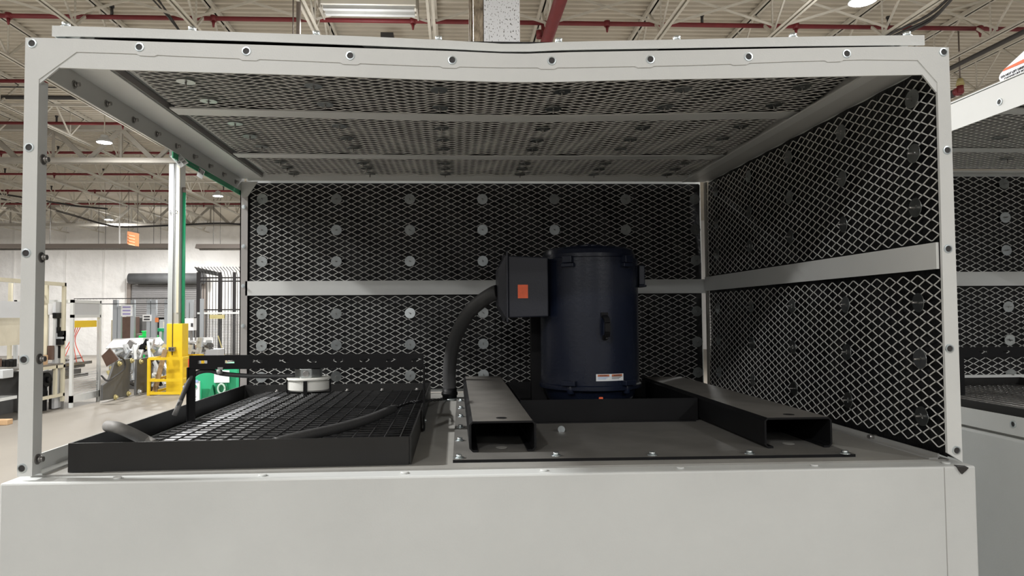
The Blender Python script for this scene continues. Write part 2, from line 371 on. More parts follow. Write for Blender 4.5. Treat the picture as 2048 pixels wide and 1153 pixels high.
# ================================================================ FAR BACKGROUND
# roll-up door
p0, p1, p2, p3 = aY(262, 570, 33), aY(404, 570, 33), aY(256, 553, 32.6), aY(398, 553, 32.6)
t = structure(thing('door_1', 'grey ribbed roll-up door with fat drum in the back wall', 'door', (p0.x, 33, FLOOR)))
zt = p0.z; zb = aY(300, 636, 33).z; mb = MB(); z = zt
while z > zb: mb.box(p0.x, p1.x, 33.06, 33.14, z-.085, z-.012); mb.box(p0.x, p1.x, 33.08, 33.16, z-.1, z-.0); z -= .1
mb.build('curtain', 'shutter', t)
MB().tube([(p2.x, 32.75, zt+.28), (p3.x+.2, 32.75, zt+.28)], .26, 20).build('drum', 'drum', t)
MB().box(p0.x-.2, p0.x-.02, 33.0, 33.15, FLOOR, zt+.1).box(p1.x, p1.x+.18, 33.0, 33.15, FLOOR, zt+.1).build('guide_rail', 'joistdark', t)
MB().box(p0.x, p1.x, 33.14, 33.19, FLOOR, zb+.02).build('opening', 'voidblack', t)
# wall patches / seams
mb = MB()
for px in (25, 128, 205, 248): a = aY(px, 450, 33); mb.box(a.x-.015, a.x+.015, 33.15, 33.2, FLOOR, 4.95)
tr = structure(mb.build('trim_1', 'sheeting'))
# radiant heaters
for x0, x1, zz, nm in ((-60, 342, 25, 'long dark tube heater hanging before the back wall, left of column'), (394, 500, 25, 'dark tube heater hanging before back wall, right of the lettered column')):
    a, b = aY(x0, 497, zz), aY(x1, 497, zz)
    t = thing('tube_heater', nm, 'heater', (a.x, zz, a.z))
    mb = MB(); mb.poly([(a.x, zz-.22, a.z-.02), (a.x, zz+.22, a.z-.02), (a.x, zz+.1, a.z+.15), (a.x, zz-.1, a.z+.15)], (b.x-a.x, 0, 0)); mb.build('reflector', 'heater', t)
    MB().tube([(a.x+.1, zz, a.z-.03), (b.x-.1, zz, a.z-.03)], .05, 10).build('tube', 'steel', t)
    mb = MB(); x = a.x+.6
    while x < b.x: mb.bar((x, zz, a.z+.14), (x, zz, 4.85), .012); mb.bar((x+.25, zz, a.z+.14), (x+.25, zz, 4.85), .012); x += 2.0
    mb.build('hanging_rod', 'pipeblack', t)
a, b = aY(255, 463, 22), aY(271, 492, 22)
t = thing('hanging_sign', 'orange sign with pale lines of text hanging near back wall', 'sign', (a.x, 22, b.z))
mb = MB().poly([(a.x, 22.0, a.z), (b.x, 22.25, a.z-.05), (b.x, 22.25, b.z), (a.x, 22.0, b.z+.06)], (.005, -.02, 0)); mb.build('board', 'signorange', t)
mb = MB()
for k in range(4): z = a.z-.11-k*.1; mb.poly([(a.x+.05, 21.99, z), (b.x-.05, 22.20, z-.03), (b.x-.05, 22.20, z-.065), (a.x+.05, 21.99, z-.035)], (.0, -.01, 0))
mb.build('text_lines', 'signtext', t)
MB().bar((a.x+.03, 22, a.z), (a.x+.03, 22, 5.04), .01).bar((b.x-.03, 22.2, a.z-.02), (b.x-.03, 22.2, 5.04), .01).build('hanging_wire', 'pipeblack', t)
a, b = aY(239, 446, 23), aY(239, 488, 23)
tagp(MB().bar(a, b, .035).bar(a, (a.x, a.y, 5.04), .01).build('hanging_cable_drop', 'paper'), 'thin white vertical drop hanging left of orange sign', 'cable')

# ---- lettered column
CXa, CXb = -6.05, -5.79
t = thing('building_column', 'white and yellow painted column marked with a letter and number', 'column', (-5.86, 15.85, FLOOR))
MB().box(CXa, CXb, 15.7, 16.05, .42, 4.84).build('shaft', 'colwhite', t)
MB().box(CXa+.13, CXb+.001, 15.695, 16.05, .155, .42).build('grey_patch', 'colgrey', t)
MB().box(CXa, CXa+.13, 15.7, 16.05, .155, .42).build('white_patch', 'colwhite', t)
MB().box(CXa-.01, CXb+.10, 15.68, 16.07, FLOOR, .155).build('yellow_base', 'yellow', t, .01)
MB().tube([(CXa+.135, 15.672, -.6), (CXa+.13, 15.672, 1), (CXa+.14, 15.672, 2.5), (CXa+.135, 15.672, 4.8)], .009, 6).build('wire', 'pipeblack', t)
MB().box(CXb-.05, CXb-.0, 15.68, 15.70, .42, 4.3).build('side_strip', 'cream', t)
pl = aY(345.5, 425, 15.67)
text('E-', .13, 'ink', t, (CXa+.07, 15.67, pl.z), (1, 0, 0), (0, 0, 1)); text('2', .13, 'ink', t, (CXa+.20, 15.67, pl.z), (1, 0, 0), (0, 0, 1))
gp = thing('green_pipe', 'green vertical pipe with dark elbow beside the lettered column', 'pipe', (CXb+.05, 15.85, .157))
MB().tube([(CXb+.05, 15.85, .157), (CXb+.05, 15.85, 3.35)], .04, 12).build('pipe', 'green', gp)
MB().tube([(CXb+.05, 15.85, 3.35), (CXb+.05, 15.85, 3.48)], .043, 12).build('elbow_cap', 'joistdark', gp)
a = aY(344, 699, 15.6); t = thing('outlet_box', 'small grey electrical outlet box on the yellow column base', 'outlet', (a.x, 15.62, a.z-.1))
MB().box(a.x-.07, a.x+.07, 15.56, 15.66, a.z-.05, a.z+.05).build('box', 'steel', t); MB().box(a.x-.05, a.x-.01, 15.55, 15.565, a.z-.03, a.z+.03).box(a.x+.01, a.x+.05, 15.55, 15.565, a.z-.03, a.z+.03).build('socket', 'holedark', t)
t = thing('column_guard', 'yellow pipe guard cage around the lettered column base', 'guard rail', (-5.9, 15.6, FLOOR))
gx0, gx1, gy0, gy1, gt = aZ(323, 785, FLOOR).x, CXb+.30, 15.15, 16.5, aY(325, 718, 15.15).z
for x in (gx0, gx1):
    for y in (gy0, gy1): MB().box(x-.03, x+.03, y-.03, y+.03, FLOOR, gt).build('post', 'yellow', t)
mb = MB()
for z in (FLOOR+.05, gt-.5, gt):
    mb.box(gx0, gx1, gy0-.02, gy0+.02, z-.03, z+.03).box(gx0, gx1, gy1-.02, gy1+.02, z-.03, z+.03).box(gx0-.02, gx0+.02, gy0, gy1, z-.03, z+.03).box(gx1-.02, gx1+.02, gy0, gy1, z-.03, z+.03)
mb.build('rail', 'yellow', t)
a, b = aY(324, 700, 15.4), aZ(338, 783, FLOOR)
tagp(MB().bar((b.x-.08, 15.42, FLOOR+.03), (a.x+.02, 15.55, a.z), .11, .03, (0, 1, 0)).build('wooden_plank', 'wood'), 'brown wooden plank leaning inside the yellow guard', 'plank')
a = aY(373, 695, 17.2); t = thing('traffic_cone', 'orange and white traffic delineator right of yellow column', 'cone', (a.x, 17.2, FLOOR))
MB().box(a.x-.17, a.x+.17, 17.03, 17.37, FLOOR, FLOOR+.05).build('base', 'pipeblack', t)
MB().cyl((a.x, 17.2, FLOOR+.05), (a.x, 17.2, a.z+.0), .11, 16, r2=.09).build('post', 'conered', t)
MB().cyl((a.x, 17.2, a.z-.28), (a.x, 17.2, a.z-.12), .108, 16).build('band', 'paper', t)
MB().cyl((a.x, 17.2, a.z), (a.x, 17.2, a.z+.06), .06, 12).build('cap', 'conered', t)
# strut uprights
def vpost(px, y0, y1, Y, wpx, m='strut', lab=None, grp='grey steel uprights behind the scrap pile'):
    a, b = aY(px, y0, Y), aY(px, y1, Y); wd = wpx*(Y+1.43)/F
    o = MB().box(a.x-wd/2, a.x+wd/2, Y, Y+wd, FLOOR, a.z).build('steel_upright', m); tagp(o, lab, 'post', grp); return o
for px, y0, wp, lab in ((230, 600, 8, 'leftmost grey upright of the rack before the roll-up door'), (239, 612, 6, 'thin grey upright just left of white notice board'), (265, 600, 7, 'grey upright just right of the white notice board'),
                        (297, 600, 7, 'left one of the paired grey uprights right of small white notice'), (307, 600, 9, 'right one of the paired grey uprights before the roll-up door'), (332, 600, 6, 'grey upright just left of the lettered column'),
                        (375, 600, 6, 'grey upright just right of the lettered column'), (383, 600, 6, 'grey upright behind the white electrical box'), (403, 598, 6, 'rightmost grey upright, before the black fence')):
    vpost(px, y0, 700, 21.5, wp, lab=lab)
t = thing('cable_tray', 'thin wire cable tray running level before the roll-up door', 'cable tray', aY(270, 600, 21.3))
mb = MB(); a, b = aY(150, 598, 21.3), aY(338, 600, 21.3)
for z in (a.z, a.z-.17): mb.bar((a.x, 21.25, z), (b.x, 21.25, z), .02); mb.bar((a.x, 21.485, z), (b.x, 21.485, z), .02)
mb.build('side_wire', 'pipeblack', t); mb = MB(); x = a.x
while x < b.x: mb.bar((x, 21.25, a.z), (x, 21.485, a.z), .012); mb.bar((x, 21.25, a.z), (x, 21.25, a.z-.03), .012); x += .1
mb.build('rungs', 'steel', t)
def card(name, x0, x1, y0, y1, Y, m, label, cat, th=.03, lines=0, lm='ink'):
    a, b = aY(x0, y0, Y), aY(x1, y1, Y); t = thing(name, label, cat, ((a.x+b.x)/2, Y, b.z))
    MB().box(a.x, b.x, Y-th, Y, b.z, a.z).build('board', m, t)
    if lines:
        mb = MB(); hh = (a.z-b.z)
        for k in range(lines): z = a.z-hh*(k+.7)/(lines+.4); mb.box(a.x+(b.x-a.x)*.15, b.x-(b.x-a.x)*.15, Y-th-.004, Y-th, z-hh*.12/lines*2, z+hh*.1/lines*2)
        mb.build('text_lines', lm, t)
    return t
card('notice_board', 243, 265, 610, 633, 21.49, 'paper', 'white notice board with purple lines hung on the rack', 'sign', lines=3, lm='purple')
card('notice_board', 286, 303, 630, 643, 21.49, 'paper', 'small white notice sign on the paired grey uprights', 'sign', lines=2, lm='ink')
card('notice_board', 311, 317, 636, 645, 21.49, 'signorange', 'tiny orange tag right of the small white notice', 'sign')
def blk(name, x0, x1, y0, y1, Y, dep, m, label, cat, bev=.02, tofloor=False):
    a, b = aY(x0, y0, Y), aY(x1, y1, Y); o = MB().box(a.x, b.x, Y, Y+dep, FLOOR if tofloor else b.z, a.z).build(name, m, None, bev); return tagp(o, label, cat)
# objects in dark opening behind
blk('storage_cabinet', 242, 264, 634, 700, 24.5, .6, 'rust', 'dark brown cabinet under the white notice board', 'cabinet', tofloor=True)
blk('storage_cabinet', 268, 284, 636, 700, 25.2, .6, 'plategrey', 'grey cabinet between the rack uprights before roll-up door', 'cabinet', tofloor=True)
blk('storage_cabinet', 284, 300, 632, 700, 26.0, .6, 'joistdark', 'dark cabinet behind the small white notice', 'cabinet', tofloor=True)
blk('storage_cabinet', 222, 232, 640, 700, 25.6, .6, 'cream', 'narrow cream cabinet left of the rack uprights', 'cabinet', tofloor=True)
blk('storage_cabinet', 318, 336, 640, 700, 24.5, .7, 'lightgrey', 'pale cabinet left of the lettered column', 'cabinet', tofloor=True)
blk('tool_cart', 272, 292, 668, 700, 22.6, .5, 'joistdark', 'low dark cart behind the silver foil sheets', 'cart', tofloor=True)
a = aY(295, 670, 22.0)
t = thing('green_bin', 'bright green plastic bin standing behind silver foil sheets', 'bin', (a.x, 22, a.z-.1))
MB().box(a.x-.13, a.x+.13, 21.9, 22.2, a.z-.02, a.z+.1).box(a.x-.15, a.x+.15, 21.88, 22.22, a.z+.09, a.z+.13).box(a.x-.2, a.x+.2, 21.8, 22.4, FLOOR, a.z-.02).build('body', 'brightgreen', t, .01)
a = aY(325, 661, 22.4)
t = thing('green_bin', 'dark green tray left of the lettered column at notice height', 'bin', (a.x, 22.4, a.z-.1))
MB().box(a.x-.16, a.x+.16, 22.3, 22.6, a.z-.04, a.z+.07).build('body', 'green', t, .01)
MB().box(a.x-.03, a.x+.03, 22.42, 22.48, FLOOR, a.z-.04).build('stand', 'strut', t)
a = aY(328, 650, 22.6)
tagp(MB().cyl((a.x, 22.8, FLOOR), (a.x, 22.8, a.z+.1), .1, 14).build('paper_roll', 'cream'), 'cream upright roll behind the dark green tray', 'roll')
t = card('electrical_box', 371, 393, 637, 661, 18.6, 'paper', 'white electrical control box on a post right of column', 'control box', th=.22)
a, b = aY(380, 647, 18.3), aY(384, 654, 18.3); MB().box(a.x, b.x, 18.36, 18.38, b.z, a.z).build('switch', 'ink', t)
a = aY(382, 661, 18.6); MB().box(a.x-.03, a.x+.03, 18.6, 18.66, FLOOR, a.z).box(a.x+.1, a.x+.13, 18.6, 18.66, FLOOR, a.z).build('post', 'steel', t)

# ---- scrap pile : foil sheets, machine parts
def slab(name, pts, th, m, label, cat, Y=None):
    P = [aY(x, y, yy) for x, y, yy in pts]; nrm = (P[1]-P[0]).cross(P[2]-P[0]).normalized()*th
    return tagp(MB().poly(P, nrm).build(name, m), label, cat)
slab('foil_sheet', [(212, 697, 17.0), (228, 678, 19.5), (320, 675, 20.5), (330, 688, 17.6)], .04, 'alu', 'crumpled silver foil sheet topping the scrap pile', 'sheet')
slab('foil_sheet', [(366, 684, 18.2), (372, 676, 19.5), (425, 675, 19.5), (426, 686, 18.0)], .04, 'alu', 'crumpled silver sheet right of the lettered column', 'sheet')
t = thing('scrap_conveyor', 'silver conveyor table under the crumpled foil sheet', 'conveyor', (-6.4, 17.5, FLOOR))
a, b = aY(210, 700, 17.3), aY(322, 690, 17.3)
MB().box(a.x, b.x, 17.3, 18.6, a.z-.14, a.z-.06).build('bed', 'alu', t)
mb = MB()
for k in range(5):
    x = a.x+.1+k*(b.x-a.x-.2)/4
    for y in (17.4, 18.5): mb.box(x-.03, x+.03, y-.03, y+.03, FLOOR, a.z-.14)
mb.build('leg', 'strut', t)
mb = MB()
for z in (FLOOR+.3, FLOOR+.62): mb.box(a.x, b.x, 17.38, 17.44, z, z+.06).box(a.x, b.x, 18.4, 18.46, z, z+.06)
mb.build('brace', 'lightgrey', t)
random.seed(3)
kinds = [('machine_part', 'alu'), ('machine_part', 'lightgrey'), ('machine_part', 'plategrey'), ('machine_part', 'steel'), ('machine_part', 'paint'), ('machine_part', 'black'), ('machine_part', 'bumper')]
spots = [(222, 712), (240, 704), (252, 715), (262, 690), (274, 704), (283, 696), (300, 700), (312, 692), (322, 704), (310, 722), (318, 740), (306, 752), (322, 762), (226, 745), (236, 738), (256, 745), (258, 765), (268, 770), (312, 772), (296, 690), (330, 696), (396, 690), (408, 688), (418, 692), (402, 700), (388, 702)]
for i, (px, py) in enumerate(spots):
    Y = 16.4+random.random()*.8 if i not in (2, 13) else 17.25; a = aY(px, py, Y); nm, m = kinds[i % 7]; mb = MB()
    sx, sy, sz = [.05+.07*random.random() for _ in range(3)]; rz = random.random()*3; ry = random.random()*.8
    if i % 3 == 0: mb.box(-sx, sx, -sy, sy, -sz, sz); mb.cyl((0, -sy*1.3, 0), (0, sy*1.5, 0), sz*.6, 12)
    elif i % 3 == 1: mb.box(-sx*2, sx*2, -.03, .03, -.03, .03).box(-sx*2, -sx*2+.05, -.08, .08, -.12, .12).box(sx*2-.05, sx*2, -.08, .08, -.12, .12)
    else: mb.cyl((-sx, 0, 0), (sx, 0, 0), sz, 14).cyl((-sx*1.6, 0, 0), (sx*1.6, 0, 0), sz*.35, 10).box(-sx, sx, -sy, 0, -sz*1.2, -sz*.8)
    R = Matrix.Rotation(rz, 3, 'Z') @ Matrix.Rotation(ry, 3, 'Y'); mb.xf(lambda x, y, z: tuple(R @ Vector((x, y, z))+a))
    side = 'right of the lettered column' if px > 380 else ('low in the scrap pile near the yellow guard' if px > 300 and py > 715 else 'atop the scrap pile between roll-up door and steel plates' if py < 712 else 'low in the scrap pile behind the dark steel plates')
    cn = {'alu': 'silver', 'lightgrey': 'pale grey', 'plategrey': 'dark grey', 'steel': 'steel', 'paint': 'white', 'black': 'black', 'bumper': 'yellowish'}[m]
    tagp(mb.build(nm, m), '%s machine part lying %s' % (cn, side), 'machine part', '%s scrap parts %s' % (cn, side))
# loose struts
for i, (x0, y0, x1, y1, m, lab) in enumerate(((300, 705, 330, 770, 'lightgrey', 'pale strut slanting down the scrap pile beside the yellow guard'), (222, 765, 262, 700, 'strut', 'grey strut standing slanted behind the first steel plate'), (318, 715, 336, 742, 'alu', 'short silver strut by the yellow guard'), (268, 690, 276, 780, 'paint', 'white upright profile between the two dark steel plates'), (296, 684, 300, 722, 'paint', 'white upright profile above the second steel plate'))):
    tagp(MB().bar(aY(x0, y0, 16.6), aY(x1, y1, 16.3), .06).build('loose_strut', m), lab, 'strut')
# dark steel plates with bumpers
def steel_plate(q, bumps, label, X=-6.62):
    P = [aX(x, y, X) for x, y in q]; t = thing('steel_plate', label, 'steel plate', (X, P[0].y, FLOOR))
    MB().poly(P, (-.05, 0, 0)).build('plate', 'plategrey', t, .008)
    for bx, by, m in bumps:
        a = aX(bx, by, X); MB().cyl((X, a.y, a.z), (X+.03, a.y, a.z), .058, 16).cyl((X+.03, a.y, a.z), (X+.07, a.y, a.z), .035, 16, r2=.03).build('bumper', m, t)
P0 = [(205, 801), (249, 797), (264, 722), (233, 716), (217, 762), (206, 771)]
P0 = [(205, 802), (258, 793), (263, 717), (231, 722), (218, 762), (206, 771)]
steel_plate(P0, [(237, 728, 'bumper'), (262, 722, 'bumper'), (229, 795, 'bumper'), (255, 788, 'bumper')], 'nearer dark steel plate on edge with yellow rubber bumpers')
steel_plate([(272, 791), (303, 783), (305, 714), (274, 719)], [(280, 724, 'bumper'), (304, 719, 'rust'), (277, 784, 'lightgrey'), (303, 779, 'rust')], 'farther dark steel plate on edge, next to yellow guard', X=-6.5)
slab('rusty_panel', [(203, 713, 13.6), (219, 697, 13.6), (237, 720, 13.7), (213, 734, 13.7)], .05, 'rust', 'brown rusty panel tilted above the nearer steel plate', 'panel')
tagp(MB().tube(spline([aX(203, 752, -6.55), aX(215, 762, -6.4), aX(232, 752, -6.4), aX(249, 738, -6.4), aX(249, 722, -6.4), aX(236, 712, -6.4)], 6), .02, 8).build('loose_hose', 'pipeblack'), 'black hose looping over the nearer dark steel plate', 'hose')
# ---- white door cage
X = -6.85
t = thing('machine_guard_cage', 'tall white framed guard cage with yellow beam inside', 'guard cage', (X, 13.5, FLOOR))
A = lambda x, y, xx=X: aX(x, y, xx)
tl, tr_, bl, br = A(146, 600), A(203, 605), A(143, 815), A(199, 803)
y0, y1 = A(145, 700).y, A(201, 700).y
zt, zb = A(146, 600).z, FLOOR+.03
for yy in (y0, y1-.04):
    for dx in (0, -1.1): MB().box(X+dx-.06, X+dx, yy, yy+.06, FLOOR, zt).build('post', 'lightgrey' if dx else 'paint', t)
mb = MB(); zs = A(146, 636).z
for dx in (0, -1.1): mb.box(X+dx-.06, X+dx, y0, y1, zt-.06, zt).box(X+dx-.06, X+dx, y0, y1, zs, zs+.06).box(X+dx-.06, X+dx, y0, y1, FLOOR+.1, FLOOR+.24)
for yy in (y0, y1-.04): mb.box(X-1.1, X, yy, yy+.05, zt-.06, zt)
mb.build('rail', 'paint', t)
MB().box(X-.04, X-.02, y0+.06, y1-.04, zs+.06, zt-.06).build('top_panel', 'screen', t)
zz = A(150, 642).z; MB().box(X-.16, X-.065, y0+.2, y1-.045, zz-.14, zz).build('beam', 'yellow', t)
mb = MB(); zq = A(170, 725).z
for k in range(5): mb.tube(spline([(X-.15, y0+.2+.1*k, zz-.1), (X-.3, (y0+y1)/2-.1+.05*k, (zz+zq)/2), (X-.5+.1*k, y0+.3+.08*k, zq)], 5), .008, 6)
mb.build('air_hoses', 'conered', t)
mb = MB().box(X-.9, X-.15, y0+.06, y1-.05, zq-.06, zq).box(X-.8, X-.2, y0+.1, y1-.1, zq-.32, zq-.26).box(X-.7, X-.3, y0+.15, y1-.2, zq-.26, zq-.16)
mb.cyl((X-.3, y0+.1, zq-.1), (X-.3, y1-.1, zq-.1), .035, 10).cyl((X-.25, y0+.2, zq+.06), (X-.25, y1-.3, zq+.09), .03, 10); mb.build('fixture', 'steel', t)
mb = MB()
for k in range(9): mb.box(X-.03, X-.02, y0+.06, y1-.05, FLOOR+.26+k*.05, FLOOR+.268+k*.05)
mb.build('lower_grille', 'lightgrey', t)
# door leaf side panel
t = thing('grey_side_panel', 'grey upright side panel left of the white guard cage', 'panel', (X, 12.9, FLOOR))
ya = A(131, 700).y; MB().box(X-.25, X-.2, ya, y0-.02, FLOOR+.02, A(135, 604).z).build('sheet', 'screen', t)
for k, (px, py) in enumerate(((139, 668), (139, 676), (136, 684))): a = A(px, py); MB().box(X-.2, X-.1, a.y-.06, a.y+.06, a.z-.06, a.z+.06).build('switch_box', ('black', 'lightgrey')[k % 2], t)
# ---- assembly workstation, left edge
X = -6.95
A = lambda x, y, xx=X: aX(x, y, xx)
t = thing('assembly_workstation', 'cream steel assembly workstation behind the canopy left post', 'workbench', (X-.5, 12.0, FLOOR))
yL, y80, y117, y131 = A(-60, 700).y, A(82, 700).y, A(116, 700).y, A(131, 700).y
ztop = A(131, 566).z; zbench = A(100, 733).z; zlow = A(110, 790).z
def P(name, m, *bx):
    mb = MB()
    for b_ in bx: mb.box(*b_)
    return mb.build(name, m, t)
P('post', 'cream', (X-.06, X, y131-.06, y131, FLOOR+.15, ztop)); P('post', 'cream', (X-1.1, X-1.04, y131-.06, y131, FLOOR, ztop))
P('post', 'cream', (X-.06, X, y80-.05, y80, FLOOR+.2, zbench)); P('post', 'cream', (X-.06, X, y117-.05, y117, zlow, zbench)); P('post', 'cream', (X-.25, X-.19, y117-.05, y117, zbench, ztop))
P('foot', 'steel', (X-.05, X-.01, y80-.04, y80-.01, FLOOR, FLOOR+.2)); P('foot', 'steel', (X-.05, X-.01, y131-.05, y131-.01, FLOOR, FLOOR+.15))
P('rail', 'cream', (X-.06, X, yL, y131, ztop-.07, ztop)); P('rail', 'cream', (X-.06, X, y80, y131, zbench-.06, zbench)); P('rail', 'cream', (X-.06, X, y80, y131, zlow-.06, zlow))
MB().bar((X-.22, A(93, 562).y, ztop-.05), (X-.22, A(114, 606).y, A(114, 606).z), .06).build('brace', 'cream', t)
P('worktop', 'steel', (X-1.1, X, yL, y131-.07, zbench, zbench+.03))
zq0, zq1 = A(50, 636).z, A(50, 602).z
P('back_board', 'creamboard', (X-.75, X-.72, yL, y131-.1, A(50, 694).z, zq0))
P('upper_panel', 'screen', (X-.5, X-.46, yL, y131-.07, zq0, zq1))
P('lower_shelf', 'paint', (X-.5, X+.0, yL, A(34, 797).y, A(20, 800).z, A(20, 794).z))
P('rear_cabinet', 'plategrey', (X-1.05, X-.7, yL, y131-.1, FLOOR, zbench-.12))
P('yellow_post', 'bumper', (X-.9, X-.83, A(17, 700).y, A(17, 700).y+.09, zbench, A(17, 590).z))
def on_bench(name, m, label, cat, x0, x1, y0, y1, d=.3, xx=X-.1, bev=.01):
    a, b = aX(x0, y0, xx), aX(x1, y1, xx); return tagp(MB().box(xx-d, xx, a.y, b.y, b.z, a.z).build(name, m, None, bev), label, cat)
on_bench('cardboard_box', 'cardboard', 'brown cardboard box on the cream workstation right of post', 'box', 80, 96, 712, 732)
on_bench('plastic_bin', 'lightgrey', 'pale grey plastic bin at the workstation front, far left', 'bin', 5, 27, 741, 755, .3, X+.1)
for k, (x0, x1, y0, lab) in enumerate(((0, 4, 718, 'brown small part on the workstation at the photo edge'), (6, 11, 722, 'small black part on the workstation, left of its pair'), (13, 19, 720, 'second small black part on the workstation'), (20, 26, 722, 'third small black part on the workstation'), (27, 34, 719, 'small black part nearest to the canopy left post'))):
    on_bench('machined_part', 'rust' if k == 0 else 'black', lab, 'machine part', x0, x1, y0, 734, .12, X-.15)
a, b = aX(97, 608, X-.15), aX(127, 630, X-.15)
t2 = thing('paper_notice', 'white paper notice hung on the cream workstation frame', 'paper', (X-.15, a.y, b.z)); MB().box(X-.155, X-.15, a.y, b.y, b.z, a.z).build('sheet', 'paper', t2)
t2 = thing('barcode_scanner', 'black handheld scanner and cord clipped below the white notice', 'scanner', aX(118, 665, X-.05))
a, b = aX(111, 626, X-.08), aX(122, 637, X-.08); MB().box(X-.14, X-.06, a.y, b.y, b.z, a.z).build('head', 'black', t2, .01)
a, b = aX(118, 637, X-.08), aX(119, 665, X-.08); MB().box(X-.12, X-.08, a.y-.03, a.y+.03, b.z, a.z).build('grip', 'black', t2)
a, b = aX(115, 655, X-.08), aX(121, 666, X-.08); MB().box(X-.13, X-.07, a.y, b.y, b.z, a.z).build('holster', 'black', t2)
on_bench('control_module', 'black', 'tall black control module standing on the cream workstation', 'control box', 118, 126, 692, 716, .15, X-.08)
on_bench('control_module', 'rust', 'narrow brown-black strip module left of the black control module', 'control box', 105, 109, 692, 720, .1, X-.08)
a = aX(97, 760, X-.12); tagp(MB().cyl((X-.5, a.y, a.z), (X-.14, a.y, a.z), .14, 18).cyl((X-.15, a.y, a.z), (X-.08, a.y, a.z), .06, 12).box(X-.5, X-.2, a.y-.1, a.y+.1, FLOOR, a.z-.1).build('pump_motor', 'black'), 'black round motor under the cream workstation bench', 'motor')
a = aX(121, 768, X-.12); tagp(MB().cyl((X-.3, a.y, a.z), (X-.12, a.y, a.z), .09, 16).box(X-.3, X-.15, a.y-.08, a.y+.08, FLOOR, a.z).build('pump_motor', 'plategrey'), 'dark grey pump under the workstation beside its right post', 'motor')
a = aZ(8, 850, FLOOR); tagp(MB().box(a.x-.25, a.x+.1, a.y-.08, a.y+.08, FLOOR, FLOOR+.09).build('wood_block', 'cardboard', None, .01), 'small wooden block lying on the floor at far left', 'block')

# ---- black security fence
Y = 26.0
t = thing('security_fence', 'black steel picket fence with outward curving tips', 'fence', (aY(435, 700, Y).x, Y, FLOOR))
z1, z2 = aY(440, 556, Y).z, aY(440, 563, Y).z; xl, xr = aY(398, 600, Y).x, aY(520, 600, Y).x
mb = MB(); px = 401
while px < 520:
    a = aY(px, 535, Y); mb.tube([(a.x, Y, FLOOR+.1), (a.x, Y, z1+.05), (a.x-.03, Y-.06, z1+.25), (a.x-.12, Y-.25, a.z)], .012, 6); px += 6.2
mb.build('pickets', 'fence', t)
mb = MB()
for z in (z1, z2, aY(440, 620, Y).z, FLOOR+.2): mb.box(xl, xr, Y-.02, Y+.02, z-.025, z+.025)
mb.build('rail', 'fence', t)
for px, w_ in ((398, .14), (440, .1), (469, .1)): a = aY(px, 545, Y); MB().box(a.x-w_/2, a.x+w_/2, Y-.06, Y+.06, FLOOR, a.z).build('post', 'fence', t)
MB().poly([aY(388, 534, Y), aY(396, 545, Y), aY(438, 553, Y), aY(434, 544, Y)], (0, .12, 0)).build('awning', 'plategrey', t)
Y = 23.0; t = thing('wire_mesh_fence', 'grey wire mesh fence panel in front of black picket fence', 'fence', (aY(440, 700, Y).x, Y, FLOOR))
a, b = aY(395, 627, Y), aY(520, 627, Y); mb = MB(); x = a.x
while x < b.x: mb.box(x-.006, x+.006, Y, Y+.012, FLOOR, a.z); x += .055
z = FLOOR
while z < a.z: mb.box(a.x, b.x, Y, Y+.012, z-.006, z+.006); z += .055
mb.build('wire_mesh', 'fencemesh', t)
MB().box(a.x, b.x, Y-.03, Y+.03, a.z-.03, a.z+.03).build('top_rail', 'paint', t)
a = aY(434, 634, Y-.1); tagp(MB().box(a.x-.25, a.x+.25, Y-.1, Y-.07, a.z-.07, a.z+.07).build('yellow_tag', 'bumper'), 'small yellow tag hung on the mesh fence rail', 'sign')
a, b = aY(436, 672, Y-.2), aY(449, 712, Y-.2); tagp(MB().bar(a, (b.x+.15, b.y, FLOOR), .03).build('yellow_rod', 'bumper'), 'thin yellow rod leaning against the mesh fence', 'rod')
blk('grey_crate', 410, 436, 699, 712, 20.5, .6, 'screen', 'grey crate before the mesh fence, above the slotted bar', 'crate', tofloor=True)
# ---- green wash unit beyond the rail
GY = 3.2
t = thing('eyewash_station', 'bright green portable eyewash tank with white label and hose', 'eyewash station', (aY(430, 790, GY).x, GY+.2, FLOOR))
g = lambda x, y, Y=GY: aY(x, y, Y)
zb = g(430, 830).z; top = g(400, 733).z; xl, xr = g(389, 760).x, g(478, 760).x
MB().poly([(xl, GY, zb), (xr, GY, zb), (xr, GY, top), (xl+.1, GY, top), (xl, GY, top-.06)], (0, .42, 0)).build('tank', 'green', t, .012)
MB().poly([(xl+.05, GY-.004, zb), (g(428, 770).x, GY-.004, g(428, 770).z), (g(440, 790).x, GY-.004, zb)], (0, -.03, 0)).build('recess', 'darkgreen', t)
MB().poly([(g(433, 762).x, GY, g(433, 762).z), (g(455, 762).x, GY, g(455, 762).z), (g(466, 800).x, GY, zb), (g(432, 800).x, GY, zb)], (0, -.02, 0)).build('recess', 'darkgreen', t)
a, b = g(431, 741), g(461, 765); MB().box(a.x, b.x, GY-.026, GY-.021, b.z, a.z).build('label_sheet', 'labelwhite', t)
a, b = g(389, 762), g(404, 812); lb = MB().box(a.x, b.x, GY-.05, GY-.033, b.z-.06, a.z).build('label_strip', 'labelwhite', t)
a, b = g(390, 759), g(402, 764); MB().box(a.x, b.x, GY-.054, GY-.051, b.z, a.z).build('blue_mark', 'labelblue', t)
a = g(395, 772); MB().cyl((a.x, GY-.056, a.z), (a.x, GY-.052, a.z), .013, 20).build('green_mark', 'green', t)
for k, ch in enumerate('EYEWASH'): q = g(396, 779+4.6*k); text(ch, .014, 'ink', t, (q.x, GY-.052, q.z), (1, 0, 0), (0, 0, 1))
